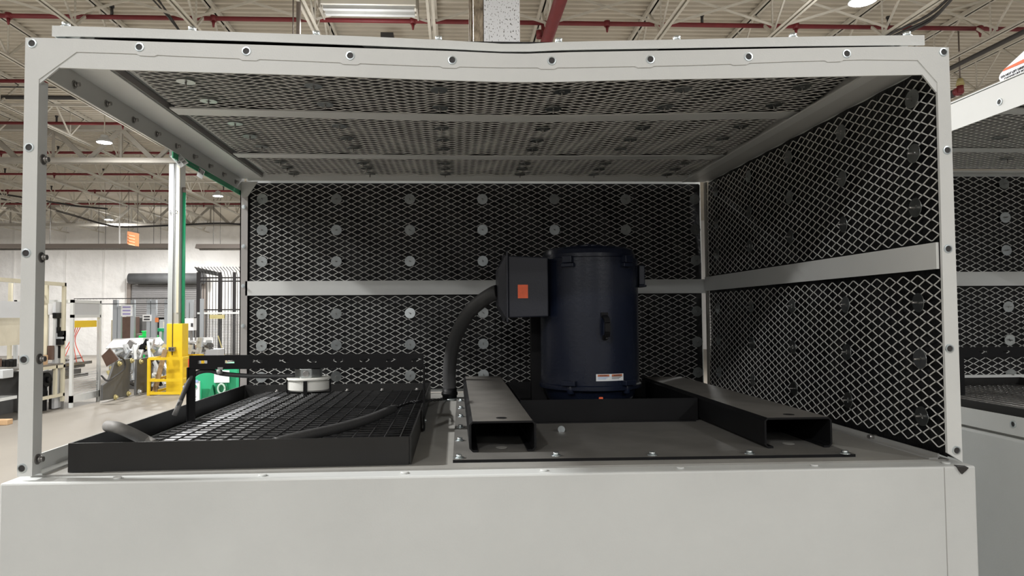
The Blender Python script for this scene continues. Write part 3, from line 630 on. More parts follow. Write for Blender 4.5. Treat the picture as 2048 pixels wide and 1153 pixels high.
mb = MB(); c = g(446, 777); mb.tube([c+Vector((.022*math.cos(k*math.pi/10), -.03, .03*math.sin(k*math.pi/10))) for k in range(21)], .006, 8); mb.build('hose_loop', 'tape', t)
MB().box(xl+.02, xr-.02, GY+.05, GY+.38, FLOOR, zb).build('cart', 'darkgreen', t)

# ================================================================ MACHINE
# ---- lower cabinet
CL, CR, CF = -.022, 1.945, -.02
t = thing('lower_cabinet', 'large off-white steel cabinet carrying the motor canopy', 'cabinet', (.96, .7, FLOOR))
mb = MB(); mb.box(CL, CR, CF, D+.03, FLOOR, -.004); mb.build('body', 'cabpaint', t, .004)
MB().box(CL+.03, 1.925, .03, D-.01, -.0038, .0).build('deck_plate', 'deck', t)
MB().box(1.876, 1.8775, CF-.0006, CF, FLOOR, -.006).build('panel_seam', 'greypaint', t)
for k in range(7):
    x = .19+.285*k; mb = MB().cyl((x, .006, -.004), (x, .006, -.0005), .008, 16); mb.build('deck_screw', 'paint', t)
MB().poly([(1.902, -.026, -.004), (1.924, -.028, -.006), (1.920, -.026, -.012), (1.912, -.024, -.020), (1.906, -.023, -.012)], (0, .012, .002)).build('torn_gasket', 'holedark', t)
# ---- canopy frame
fr = thing('canopy_frame', 'off-white painted steel frame of the box canopy, front header sagging', 'frame', (.96, .7, 0))
tab = lambda pts, Y: [(aY(x, y, Y).x, aY(x, y, Y).z) for x, y in pts]
HT = tab([(52, 76), (147, 78), (280, 83.5), (500, 90), (700, 96.5), (904, 103), (1000, 107.5), (1060, 108.5), (1124, 105.5), (1359, 101.5), (1594, 97), (1824, 93.5), (1897, 95.5)], 0)
HB = tab([(118, 135), (215, 139), (600, 150), (860, 159.5), (1020, 164.5), (1110, 164), (1264, 160), (1524, 155.5), (1845, 149.5)], 0)
LS = tab([(145, 104.5), (250, 107.5), (380, 114), (590, 122), (825, 132), (1000, 136), (1134, 136), (1399, 131), (1574, 124), (1724, 120), (1824, 121)], 0)
ST = tab([(105, 51), (280, 56.5), (494, 65), (700, 71.5), (904, 81), (1000, 87.5), (1050, 88), (1124, 83.5), (1359, 79), (1594, 73.5), (1848, 70)], .008)
SB = tab([(105, 72), (280, 75.5), (500, 82), (700, 89.5), (904, 98), (1000, 103), (1050, 103.5), (1124, 100), (1359, 96), (1594, 92), (1848, 90)], .008)
N = 40
zt_ = lambda T, x: interp(x, T)
mb = MB()
topl = [(W*i/N, 0, zt_(HT, W*i/N)) for i in range(N+1)]
botl = [(.066+1.805*i/N, 0, zt_(HB, .066+1.805*i/N)) for i in range(N+1)][::-1]
mb.poly(topl+[(W, 0, .79), (1.9, 0, .79)]+botl+[(.027, 0, .79), (0, 0, .79)], (0, .004, 0)); mb.build('header', 'paint', fr)
pts = []; x = 1.86; k = 0
while x > .12:
    off = -.003 if k % 2 else 0; x2 = max(x-(.035 if k % 2 else .17), .095); n_ = 1 if k % 2 else 4
    for q in range(n_+1): xx = x+(x2+.006-x)*q/n_; pts.append((xx, zt_(LS, xx)+off))
    x = x2; k += 1
mb = MB(); mb.poly([(p[0], -.0002, p[2]) for p in topl]+[(W, -.0002, .81), (1.902, -.0002, .81)]+[(a, -.0002, b) for a, b in pts]+[(.029, -.0002, .80), (0, -.0002, .80)], (0, -.0022, 0)); mb.build('header_lip', 'paint', fr)
mb = MB(); mb.poly([(x, .004, z-.001) for x, y, z in topl]+[(x, .004, z-.004) for x, y, z in topl][::-1], (0, .03, 0)); mb.build('header_flange', 'paint', fr)
MB().poly([(0, -.0024, .005), (.029, -.0024, .005), (.028, -.0024, .80), (0, -.0024, .80)], (0, .0064, 0)).box(.024, .028, .004, .030, .005, .80).build('left_post', 'paint', fr)
MB().poly([(1.898, -.0024, .02), (1.93, -.0024, 0), (1.93, -.0024, .81), (1.902, -.0024, .81)], (0, .0064, 0)).build('right_post', 'paint', fr)
# left side rails (side panel missing)
MB().box(.0, .004, .03, 1.45, .826, .893).build('left_top_rail', 'sidepaint', fr)
MB().box(.004, .088, .03, 1.42, .876, .880).build('left_top_flange', 'paint', fr)
MB().box(.089, .092, .03, 1.41, .8802, .903).build('left_top_return', 'shadedpaint', fr)
MB().box(.092, .118, .03, 1.40, .897, .900).build('left_inner_flange', 'paint', fr)
MB().box(-.004, -.0005, .74, 1.45, .808, .832).build('green_flange', 'green', fr)
MB().box(0, .004, .03, 1.45, .0, .036).box(.004, .03, .03, 1.45, .0, .003).build('left_bottom_rail', 'paint', fr)
MB().box(.0, .03, 1.41, 1.414, .0, .86).box(.0, .004, 1.41, 1.45, .0, .86).build('back_left_post', 'shadedpaint', fr)
MB().poly([(.0045, 1.4055, .86), (.0045, 1.4055, .80), (.03, 1.4055, .80), (.070, 1.4055, .862)][::-1], (0, .004, 0)).build('gusset', 'sidepaint', fr)
# right side rails
MB().box(1.808, 1.842, .03, 1.40, .862, .866).build('right_inner_flange', 'paint', fr)
MB().box(1.842, 1.846, .03, 1.40, .862, .909).build('right_return', 'sidepaint', fr)
MB().box(1.846, 1.9235, .0045, 1.42, .866, .870).build('right_top_flange', 'sidepaint', fr)
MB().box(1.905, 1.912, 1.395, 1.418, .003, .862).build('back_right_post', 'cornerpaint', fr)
MB().box(1.880, 1.9, .03, 1.40, .0003, .004).box(1.899, 1.903, .03, 1.40, .004, .012).build('right_bottom_rail', 'greypaint', fr)
def rivet(p, n, sc=1.0):
    mb = MB(); p = Vector(p); n = Vector(n)
    q = lambda r, h: (r*sc, h)
    ax = 'y' if abs(n.y) > .5 else 'x'; s_ = n.y if ax == 'y' else n.x
    mb.lathe(p, [q(.0095, 0), q(.0088, .0022*s_), q(.0066, .0024*s_), q(.006, .0004*s_)], 20, 0, ax)
    mb.lathe(p, [q(.006, .0004*s_), q(.0001, .0003*s_)], 20, 1, ax)
    return mb
ft = [(.014, .872), (.226, .867), (.44, .861), (.651, .854), (.861, .847), (1.069, .848), (1.278, .853), (1.489, .861), (1.703, .870), (1.917, .876), (.012, .66), (.01, .447), (.01, .235), (.01, .021), (1.918, .663), (1.913, .451), (1.909, .239), (1.917, .025)]
for x, z in ft: rivet((x, -.0024, z), (0, -1, 0)).build('rivet_nut', ['zinc', 'holedark'], fr)
for z in (.64, .44, .235, .035):
    mb = MB(); hexbolt(mb, (.028, .016, z), (1, 0, 0), .0068, .006, stud=.006); mb.build('frame_bolt', 'steel', fr)
for k in range(9):
    mb = MB(); hexbolt(mb, (.004, .172+.145*k, .847), (1, 0, 0), .006, .005, stud=.008); mb.build('frame_bolt', 'steel', fr)
for z in (.76, .60, .44, .28, .12): mb = MB(); hexbolt(mb, (.014, 1.41, z), (0, -1, 0), .005, .004); mb.build('frame_bolt', 'zinc', fr)

# ---- expanded metal mesh as a sheet in (u, v), mapped by a function
LWD, SWD = .0508, .0233
def expanded(u0, u1, v0, v1, fn, t=.0025, d=.0016):
    """strands zigzag along u; fn(u, v, w) -> point, w = height off the sheet"""
    mb = MB(); nv = int((v1-v0)/(SWD/2)); nu = int((u1-u0)/(LWD/2)); A_ = SWD/4-.0003
    vs, fs = [], []
    for k in range(nv):
        vc = v0+(k+.5)*SWD/2; row = []
        for i in range(nu+1):
            s_ = 1 if (i+k) % 2 == 0 else -1; u = u0+i*LWD/2; b = LWD*.055
            for du in ((-b, b) if 0 < i < nu else ((0, b) if i == 0 else (-b, 0))): row.append((u+du, vc+s_*A_))
        o = len(vs)
        for u, v in row:
            for dv, dw in ((-t/2, 0), (t/2, 0), (t/2, d), (-t/2, d)): vs.append(fn(u, v+dv, dw))
        for i in range(len(row)-1):
            a = o+4*i; b = a+4
            fs += [(a+1, b+1, b+2, a+2), (a+2, b+2, b+3, a+3), (a+3, b+3, b, a), (a, b, b+1, a+1)]
    mb.add(vs, fs); return mb
def pin_washer(parent, p, n, r=.0215, sp=.014, tilt=.07, spin=None):
    p, n = Vector(p), Vector(n); n2 = (n+Vector((random.uniform(-tilt, tilt), random.uniform(-tilt, tilt), random.uniform(-tilt, tilt)))).normalized()
    w_ = MB().tube([p, p+n2*.0012], r, 28).build('insulation_washer', 'galv', parent)
    a = random.random()*6; e = n.orthogonal().normalized(); e2 = n.cross(e); q = p+n2*.0012
    MB().tube([q, q+n*sp], .0022, 8).bar(q-(e*math.cos(a)+e2*math.sin(a))*.006, q+(e*math.cos(a)+e2*math.sin(a))*.006, .0025, .002).build('pin', 'steel', w_)
def wave(a, b, c=0): return .004*math.sin(a*23+c)*math.sin(b*17+1.3)+.003*math.sin(a*41+b*13)
def back_panel(x0, x1, Y, zr, cols, rows, label, ztop=.862, rail=(.401, .459), bottom=.012):
    t = thing('acoustic_panel', label, 'panel', ((x0+x1)/2, Y, bottom))
    MB().box(x0, x1, Y+.03, Y+.034, .002, ztop+.02).build('outer_sheet', 'paint', t)
    mb = MB(); n = 60; m_ = 28; vs = []
    for j in range(m_+1):
        for i in range(n+1):
            x = x0+.01+(x1-x0-.02)*i/n; z = bottom+.005+(ztop-bottom-.01)*j/m_; vs.append((x, Y+.010-wave(x, z), z))
    mb.add(vs, [(j*(n+1)+i, j*(n+1)+i+1, (j+1)*(n+1)+i+1, (j+1)*(n+1)+i) for j in range(m_) for i in range(n)], 0, True)
    mb.box(x0+.01, x1-.01, Y+.018, Y+.029, bottom+.005, ztop); mb.build('insulation', 'foil', t)
    for v0, v1 in ((bottom+.01, rail[0]), (rail[1], ztop)):
        expanded(x0+.025, x1-.012, v0, v1, lambda u, v, w_: (u, Y-w_, v)).build('expanded_mesh', 'strand', t)
    MB().box(x0+.01, x1, Y-.010, Y-.003, rail[0], rail[1]).build('middle_rail', 'paint', t)
    for z in rows:
        for x in cols: pin_washer(t, (x, Y-.0035, z), (0, -1, 0))
    return t
COLS = [.086+.2975*i for i in range(7)]; COLS[-1] = 1.866
back_panel(.012, 1.902, 1.42, None, COLS, [.793, .666, .538, .326, .199, .073], 'back wall of canopy, black insulation under white expanded mesh')
# right panel
t = thing('acoustic_panel', 'right side wall of canopy, black insulation under white expanded mesh', 'panel', (1.92, .7, .008))
MB().box(1.924, 1.929, .006, 1.41, .005, .87).build('outer_sheet', 'paint', t)
mb = MB(); n = 40; m_ = 28; vs = [(1.9125-wave(.03+1.36*i/n, .01+.85*j/m_, 2), .012+1.38*i/n, .008+.85*j/m_) for j in range(m_+1) for i in range(n+1)]
mb.add(vs, [(j*(n+1)+i, j*(n+1)+i+1, (j+1)*(n+1)+i+1, (j+1)*(n+1)+i) for j in range(m_) for i in range(n)], 0, True).box(1.918, 1.923, .008, 1.392, .008, .858); mb.build('insulation', 'foil', t)
for v0, v1 in ((.026, .402), (.472, .856)):
    expanded(.008, 1.385, v0, v1, lambda u, v, w_: (1.905-w_, u, v), t=.0023).build('expanded_mesh', 'strand', t)
MB().box(1.893, 1.899, .006, 1.392, .409, .466).build('middle_rail', 'paint', t)
for z in (.800, .675, .552, .338, .212, .085):
    for y in (.08, .372, .668, .965, 1.275): pin_washer(t, (1.901, y, z), (-1, 0, 0))
# roof panel
t = thing('acoustic_panel', 'sagging roof of the canopy, mesh underside with cream cross rails', 'panel', (.96, .7, .87))
rz = lambda x, y: -sag(x)*max(0, (1-y/1.3))
rs = lambda z: (lambda x, y, zz: (x, y, zz+rz(x, y)))
n = 32
mb = MB()
tp = [(.046+1.838*i/n, .008, interp(.046+1.838*i/n, ST)) for i in range(n+1)]; bt = [(x, y, interp(x, SB)) for x, y, z in tp][::-1]
mb.poly(tp+bt, (0, .003, 0)); mb.build('front_lip', 'paint', t)
vs = []; ny = 10
for zz in (.9165, .9135):
    for j in range(ny+1):
        for i in range(n+1): x = .046+1.838*i/n; y = .009+1.43*j/ny; vs.append((x, y, zz-(.9165-interp(x, ST))*max(0, 1-y/1.4)))
q = (n+1)*(ny+1); fs = [(j*(n+1)+i, j*(n+1)+i+1, (j+1)*(n+1)+i+1, (j+1)*(n+1)+i) for j in range(ny) for i in range(n)]
MB().add(vs, fs+[tuple(a+q for a in f)[::-1] for f in fs]).build('roof_sheet', 'paint', t)
MB().poly([(.047, .010, .912), (.10, .010, .898), (.10, .010, .893), (.047, .010, .907)], (0, 1.38, 0)).box(.046, .049, .011, 1.42, .894, .9135).build('end_flange', 'galv', t)
mb = MB(); n = 60; m_ = 40; vs = []
for j in range(m_+1):
    for i in range(n+1):
        x = .112+1.72*i/n; y = .03+1.37*j/m_; vs.append((x, y, .8935+rz(x, y)+1.2*wave(x, y, 1)))
mb.add(vs, [(j*(n+1)+i, (j+1)*(n+1)+i, (j+1)*(n+1)+i+1, j*(n+1)+i+1) for j in range(m_) for i in range(n)], 0, True)
mb.box(.12, 1.838, .03, 1.39, .900, .903); k = len(vs); mb.v[k:] = [(x, y, z+rz(x, y)) for x, y, z in mb.v[k:]]
mb.build('insulation', 'foil', t)
for v0, v1 in ((.012, .459), (.524, .992), (1.056, 1.40)):
    expanded(.12, 1.835, v0, v1, lambda u, v, w_: (u, v, .885-w_+rz(u, v)+.6*wave(u, v, 1)), t=.0017).build('expanded_mesh', 'strand', t)
for y0, y1 in ((.459, .521), (.996, 1.053)):
    mb = MB(); nn = 24
    for i in range(nn):
        x0, x1 = .10+1.735*i/nn, .10+1.735*(i+1)/nn
        mb.add([(x0, y0, .880+rz(x0, y0)), (x1, y0, .880+rz(x1, y0)), (x1, y1, .880+rz(x1, y1)), (x0, y1, .880+rz(x0, y1)), (x0, y0, .884+rz(x0, y0)), (x1, y0, .884+rz(x1, y0)), (x1, y1, .884+rz(x1, y1)), (x0, y1, .884+rz(x0, y1))], [(0, 1, 2, 3), (7, 6, 5, 4), (0, 4, 5, 1), (2, 6, 7, 3)])
    mb.build('cross_rail', 'paint', t)
MB().box(.03, 1.90, 1.403, 1.409, .866, .911).build('rear_rail', 'paint', t)
for j, y in enumerate((.223, .374, .591, .737, .871, 1.11, 1.213, 1.322)):
    for i in range(6): x = .233+.2975*i; pin_washer(t, (x, y, .8775+rz(x, y)), (0, 0, -1), tilt=.05, sp=.012)
for k in range(8):
    x = .066+.2555*k; mb = MB(); hexbolt(mb, (x, .022, interp(x, ST)), (0, 0, 1), .0078, .010); mb.build('roof_bolt', 'zinc', t)

# ---- mounting plate, channels, curb
t = thing('mounting_plate', 'dark dusty steel base plate bolted to the deck under motor', 'plate', (1.3, .6, 0))
mb = MB().poly([(.858, .078, .0002), (1.74, .068, .0002), (1.76, 1.24, .0002), (.868, 1.22, .0002)], (0, 0, .0063)); mb.mi = [1, 0, 1, 1, 1, 1]; mb.build('plate', ['dustplate', 'voidblack'], t)
MB().box(1.075, 1.555, .555, .562, .0066, .010).build('seam_strip', 'black', t)
for a in [(918, 915.5), (919.5, 881), (920.8, 855), (921.9, 833.4), (921.9, 816.7), (922, 802), (1112, 911), (1305, 910), (1499, 907), (1690, 907)]:
    p = aZ(a[0], a[1], .008); mb = MB(); hexbolt(mb, (p.x, p.y, .0066), (0, 0, 1), .0072, .006); mb.build('plate_bolt', 'zinc', t)
def channel(x0, x1, y0, y1, h, label, lip=.02):
    t = thing('support_channel', label, 'channel', ((x0+x1)/2, y0, .0066)); b = .0068; th = .0045
    o = MB(); r = .008
    outl = [(x0+lip, b), (x0+r, b), (x0, b+r), (x0, h-r), (x0+r, h), (x1-r, h), (x1, h-r), (x1, b+r), (x1-r, b), (x1-lip, b)]
    inl = [(x1-lip, b+th), (x1-r, b+th), (x1-th, b+r+.001), (x1-th, h-r), (x1-r, h-th), (x0+r, h-th), (x0+th, h-r), (x0+th, b+r+.001), (x0+r, b+th), (x0+lip, b+th)]
    L = outl+inl; n = len(L)
    o.poly([(x, y0, z) for x, z in L], (0, y1-y0, 0)); o.mi = [0]*len(o.f)
    # top face gets dust colour
    for i, f in enumerate(o.f):
        if all(abs(o.v[j][2]-h) < 1e-6 for j in f): o.mi[i] = 1
    o.build('channel_body', ['black', 'dusty'], t)
    xm = (x0+x1)/2; MB().cyl((xm, y0+.045, h-.0002), (xm, y0+.045, h+.0005), .0125, 24).build('bolt_hole', 'voidblack', t)
    for yy in (y0+.05,): MB().cyl((xm, yy, b+.0002), (xm, yy, b+.001), .0135, 24).build('lower_hole', 'deck', t)
    return t
channel(.895, 1.047, .155, 1.31, .0765, 'dusty black steel channel under motor, left one')
channel(1.572, 1.731, .145, 1.20, .0765, 'dusty black steel channel under motor, right one by side wall')
t = thing('motor_curb', 'low black steel curb box surrounding the motor base', 'curb', (1.31, .85, .0066))
MB().box(1.05, 1.568, .575, .580, .0068, .071).build('front_wall', 'black', t)
MB().box(1.05, 1.568, 1.12, 1.125, .0068, .071).build('rear_wall', 'black', t)
MB().box(1.05, 1.054, .581, 1.119, .0068, .071).box(1.564, 1.568, .581, 1.119, .0068, .071).build('side_wall', 'black', t)
MB().box(1.055, 1.563, .581, 1.119, .0068, .012).build('base_sheet', 'voidblack', t)
# ---- deck bolts by right wall
mb = MB(); p = aZ(1672, 869, .012); hexbolt(mb, (1.742, p.y, .012), (1, 0, 0), .006, .004, stud=.02); tagp(mb.build('loose_bolt', 'zinc'), 'zinc bolt poking out beside the right channel end', 'bolt')
p = aZ(1123, 862, .01); mb = MB().tube([(p.x, p.y, .0135), (p.x+.004, p.y+.02, .0135)], .0068, 6).tube([(p.x-.0005, p.y-.002, .0135), (p.x, p.y, .0135)], .0095, 18); tagp(mb.build('loose_bolt', 'zinc'), 'loose zinc bolt lying on the dark base plate', 'bolt')
p = aZ(1745, 873, .01); mb = MB().tube([(p.x-.01, p.y, .008), (p.x+.012, p.y+.004, .008)], .006, 8); tagp(mb.build('loose_bolt', 'steel'), 'small bolt lying on deck near the right wall', 'bolt')

# ---- electric motor
MX, MY, R = 1.305, .85, .160
mo = thing('electric_motor', 'large dark navy vertical electric motor in the canopy centre', 'motor', (MX, MY, .012))
MB().lathe((MX, MY, 0), [(.0001, .0125), (.105, .0125), (.128, .03), (.142, .055), (.150, .075), (.1655, .082), (.1655, .094), (R+.0005, .097)], 72).build('lower_end_bell', 'navy', mo)
MB().lathe((MX, MY, 0), [(R, .096), (R, .484), (R-.004, .489)], 96).build('shell', 'navy', mo)
MB().lathe((MX, MY, 0), [(R+.0015, .484), (R+.0015, .494), (.152, .497), (.152, .508), (.147, .522), (.138, .530), (.06, .534), (.058, .534)], 96).build('upper_end_bell', 'navy', mo)
MB().lathe((MX, MY, 0), [(.052, .533), (.052, .541), (.046, .545), (.0001, .546)], 36).build('shaft_cap', 'navy', mo)
for k in range(10): a = k*math.pi/5+.2; mb = MB(); hexbolt(mb, (MX+.048*math.cos(a)*1.25, MY+.048*math.sin(a)*1.25, .532), (0, 0, 1), .006, .006); mb.build('cap_bolt', 'navy', mo)
def rad(a, r, z): return Vector((MX+r*math.cos(a), MY+r*math.sin(a), z))
for ang in (-123, -55, 57, 123):
    a = math.radians(ang); n_ = Vector((math.cos(a), math.sin(a), 0)); tn = Vector((-math.sin(a), math.cos(a), 0))
    mb = MB(); c = rad(a, R+.008, .488); mb.bar(c-tn*.016, c+tn*.016, .018, .022, (0, 0, 1)); c = rad(a, R+.006, .470); mb.bar(c-tn*.021, c+tn*.021, .018, .012, (0, 0, 1)); mb.build('upper_lug', 'navy', mo, .002)
    mb = MB(); c = rad(a, R+.008, .104); mb.bar(c-tn*.023, c+tn*.023, .018, .016, (0, 0, 1)); c = rad(a, R-.004, .070); mb.tube([c, c+Vector((0, 0, .026))], .012, 12); mb.build('lower_lug', 'navy', mo, .002)
# handle
a = math.radians(-84); c = rad(a, R, .30)
n_ = Vector((math.cos(a), math.sin(a), 0)); tn = Vector((-math.sin(a), math.cos(a), 0))
mb = MB(); h0 = aY(1200, 632, MY-R).z; h1 = aY(1200, 676, MY-R).z
path = [c*1+Vector((0, 0, 0))]
top = Vector((c.x, c.y, h0)); bot = Vector((c.x, c.y, h1))
mb.bar(top+n_*.002-Vector((0, 0, .004)), top+n_*.002+Vector((0, 0, .010)), .022, .006, n_).bar(bot+n_*.002-Vector((0, 0, .006)), bot+n_*.002+Vector((0, 0, .006)), .014, .006, n_)
pp = [top, top+n_*.022-Vector((0, 0, .008)), top+n_*.030-Vector((0, 0, .022)), bot+n_*.030+Vector((0, 0, .018)), bot+n_*.024+Vector((0, 0, .004)), bot+n_*.0]
for q0, q1 in zip(pp, pp[1:]): mb.bar(q0, q1, .017, .008, n_)
mb.build('handle', 'black', mo, .001)
# warning label, curved on the shell
def curved(name, a0, a1, z0, z1, r, m, parent):
    vs = []; n = 10
    for i in range(n+1):
        a = math.radians(a0+(a1-a0)*i/n)
        for z in (z0, z1): vs.append(tuple(rad(a, r, z)))
    return MB().add(vs, [(2*i, 2*i+2, 2*i+3, 2*i+1) for i in range(n)], 0, True).build(name, m, parent)
za, zb = aY(1200, 749, MY-R).z, aY(1200, 763, MY-R).z
an = lambda px: -90+math.degrees(math.asin(max(-1, min(1, (px-1180)/101))))
lab = curved('warning_label', an(1173), an(1229), zb, za, R+.0008, 'labelwhite', mo)
for q0, q1 in ((1176, 1199), (1204, 1226)):
    curved('orange_band', an(q0), an(q1), za-.0075, za-.0015, R+.0013, 'labelorange', lab)
    mb = MB()
    for k in range(3): z = za-.0095-.003*k; vs = [tuple(rad(math.radians(an(q0)+(an(q1)-2*k-an(q0))*i/4), R+.0012, z+dz)) for i in range(5) for dz in (0, .0013)]; mb.add(vs, [(2*i, 2*i+2, 2*i+3, 2*i+1) for i in range(4)])
    mb.build('text_lines', 'labelblue' if q0 < 1190 else 'ink', lab)
    am = math.radians((an(q0)+an(q1))/2); text('WARNING', .0052, 'labelwhite' if 0 else 'ink', lab, rad(am, R+.0016, za-.0046), (-math.sin(am), math.cos(am), 0), (0, 0, 1), depth=.0002)
# right small box
mb = MB().box(MX+R-.004, MX+R+.016, MY-.05, MY+.01, .41, .475).box(MX+R-.006, MX+R+.02, MY-.055, MY+.015, .404, .411); mb.build('side_box', 'navy', mo, .003)
p = aY(1202, 797, MY-R-.01); MB().box(p.x-.006, p.x+.006, MY-R-.012, MY-R-.004, p.z-.012, p.z+.003).build('drain_plug', 'orange', mo, .001)
MB().box(MX-R-.022, MX-R+.03, MY+.09, MY+.13, .012, .32).build('rear_rib', 'black', mo)
# junction box
jx0, jx1, jy0, jy1, jz0, jz1 = 1.030, 1.135, .742, .948, .307, .503
jb = MB(); jb.poly([(jx0, jy0, jz0), (jx1+.022, jy0, jz0+.003), (jx1+.022, jy0, jz1-.006), (jx0, jy0, jz1)], (0, jy1-jy0, 0)); J = jb.build('junction_box', 'jbox', mo, .004)
MB().box(jx0-.006, jx0-.0005, jy0-.012, jy1+.012, jz0-.013, jz1+.013).build('cover_flange', 'jbox', J, .001)
c = [(jy0+.0, jz0+.0), (jy1, jz0+.0), (jy1, jz1), (jy0, jz1)]; d_ = [(jy0+.03, jz0+.04), (jy1-.03, jz0+.04), (jy1-.03, jz1-.04), (jy0+.03, jz1-.04)]
vs = [(jx0-.0062, y, z) for y, z in c]+[(jx0-.028, y, z) for y, z in d_]
MB().add(vs, [(3, 2, 1, 0), (4, 5, 6, 7)]+[(i, (i+1) % 4, 4+(i+1) % 4, 4+i) for i in range(4)]).build('cover', 'jbox', J)
for y in (jy0-.004, jy1+.004):
    for z in (jz0-.006, jz1+.006): mb = MB(); hexbolt(mb, (jx0-.006, y, z), (-1, 0, 0), .005, .005); mb.build('cover_screw', 'black', J)
a, b = aY(1035.5, 570, jy0), aY(1056, 597, jy0); MB().box(a.x, b.x, jy0-.0012, jy0-.0004, b.z, a.z).build('orange_sticker', 'orange', J)
# ---- flexible conduit
cp = spline([(.842, 1.19, .0), (.842, 1.188, .05), (.842, 1.17, .11), (.852, 1.13, .19), (.875, 1.08, .26), (.912, 1.0, .325), (.955, .92, .365), (.992, .87, .388), (1.004, .862, .392)], 6)
t = thing('flexible_conduit', 'thick dark grey flexible conduit curving up to junction box', 'conduit', (.842, 1.19, 0))
MB().tube(cp, .0245, 20).build('hose', 'rubber', t)
mb = MB().cyl((.842, 1.19, .004), (.842, 1.19, .045), .027, 20).cyl((.842, 1.19, .018), (.842, 1.19, .030), .030, 8); mb.build('fitting', 'black', t)
MB().cyl((.842, 1.19, .0005), (.842, 1.19, .008), .036, 20).build('lock_ring', 'zinc', t)

# ---- fan tray with grate
TX0, TX1, TY0, TY1, TH = .072, .770, .045, 1.235, .060
t = thing('drain_tray', 'shallow black steel tray with wire grate on deck left side', 'tray', (.42, .64, 0))
MB().poly([(TX0, TY0, .001), (TX1-.005, TY0+.018, .001), (TX1-.005, TY0+.018, TH), (TX0, TY0, TH)], (0, .004, 0)).build('front_wall', 'trayblack', t)
MB().box(TX0, TX1, TY1-.004, TY1, .001, TH).build('rear_wall', 'trayblack', t)
MB().box(TX0, TX0+.004, TY0+.005, TY1-.005, .001, TH).build('left_wall', 'trayblack', t)
MB().box(TX1-.004, TX1, TY0+.022, TY1-.005, .001, TH).build('right_wall', 'trayblack', t)
MB().box(TX0+.005, .145, TY0+.024, TY1-.006, .001, .012).build('inner_ledge', 'black', t)
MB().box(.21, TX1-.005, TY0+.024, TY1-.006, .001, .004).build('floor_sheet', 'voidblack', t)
MB().box(.1455, .2095, TY0+.024, TY1-.006, .001, .014).build('painted_lit_strip', 'bright', t)  # pale strip painted as the lamplit deck showing through the grate
mb = MB(); x = .152; gz = .036
while x < TX1-.01: mb.tube([(x, TY0+.03, gz), (x, TY1-.01, gz)], .0017, 6); x += .0365
mb.build('long_wires', 'wire', t)
mb = MB(); y = TY0+.03
while y < TY1-.01: mb.tube([(.150, y, gz-.003), (TX1-.008, y, gz-.003)], .0017, 6); y += .0345
mb.build('cross_wires', 'wire', t)
for k in range(5): mb = MB(); hexbolt(mb, (.2+.13*k, TY1-.02, gz), (0, 0, 1), .006, .005); mb.build('grate_bolt', 'steel', t)
for y in (.25, .75, 1.1): mb = MB(); hexbolt(mb, (.135, y, .012), (0, 0, 1), .006, .004); mb.build('grate_bolt', 'zinc', t)
# ---- slotted bracket
t = thing('slotted_bracket', 'black slotted steel bracket bridging over the tray', 'bracket', (.46, .5, .002)); BY = .50
bx0, bx1, bz0, bz1 = .143, .777, .1745, .2125
mb = MB(); zs0, zs1 = .1905, .1985
mb.box(bx0, bx1, BY, BY+.003, bz0, zs0).box(bx0, bx1, BY, BY+.003, zs1, bz1)
xs = [aY(px, 722, BY).x for px in (404.7, 459, 515, 568, 623, 676, 729, 782, 833)]; cur = bx0
for x in xs: mb.box(cur, x-.013, BY, BY+.003, zs0, zs1); cur = x+.013
mb.box(cur, bx1, BY, BY+.003, zs0, zs1); mb.build('slotted_face', 'black', t)
MB().box(bx0, bx1, BY+.003, BY+.035, bz0, bz0+.003).build('lower_flange', 'black', t)
MB().box(bx0-.004, bx0, BY-.006, BY+.035, TH*.2, bz0+.006).box(bx0-.004, bx0+.018, BY-.003, BY+.0, .03, bz0).build('left_leg', 'black', t)
MB().box(bx1-.001, bx1+.003, BY-.025, BY+.03, .004, bz0+.004).build('right_leg', 'black', t)
mb = MB(); hexbolt(mb, (bx1+.003, BY-.012, .03), (1, 0, 0), .004, .003); mb.build('leg_bolt', 'zinc', t)
# ---- detector
c = aY(616, 757, BY+.02); dx, dz = c.x, bz0
t = thing('smoke_detector', 'white round detector on grey octagonal box under slotted bracket', 'detector', (dx, BY+.02, .13)); dy = BY+.03
mb = MB(); r = .038; oc = [(dx+r*math.cos(math.pi/8+k*math.pi/4), dy+r*math.sin(math.pi/8+k*math.pi/4), .149) for k in range(8)]
mb.poly(oc, (0, 0, .0245)); mb.build('octagon_box', 'galv', t, .002)
MB().lathe((dx, dy-.037, .160), [(.0085, -.0006), (.0075, -.0012), (.0, -.0012)], 20, 0, 'y').build('knockout', 'steel', t)
MB().lathe((dx, dy, 0), [(.0001, .1485), (.058, .1485), (.060, .146), (.060, .143), (.050, .142)], 48).build('mount_ring', 'plastic', t)
MB().lathe((dx, dy, 0), [(.052, .142), (.052, .138), (.0565, .137), (.0565, .116), (.052, .112), (.0001, .110)], 48).build('body', 'plastic', t)
for k in range(4):
    a = -math.pi/2+.05+k*math.pi/2; n_ = Vector((math.cos(a), math.sin(a), 0)); p = Vector((dx, dy, 0))
    mb = MB(); mb.bar(p+n_*.0590+Vector((0, 0, .142)), p+n_*.0590+Vector((0, 0, .106)), .010, .003, n_).bar(p+n_*.0590+Vector((0, 0, .106)), p+n_*.01+Vector((0, 0, .105)), .010, .003, (0, 0, 1)); mb.build('guard_strap', 'black', t)
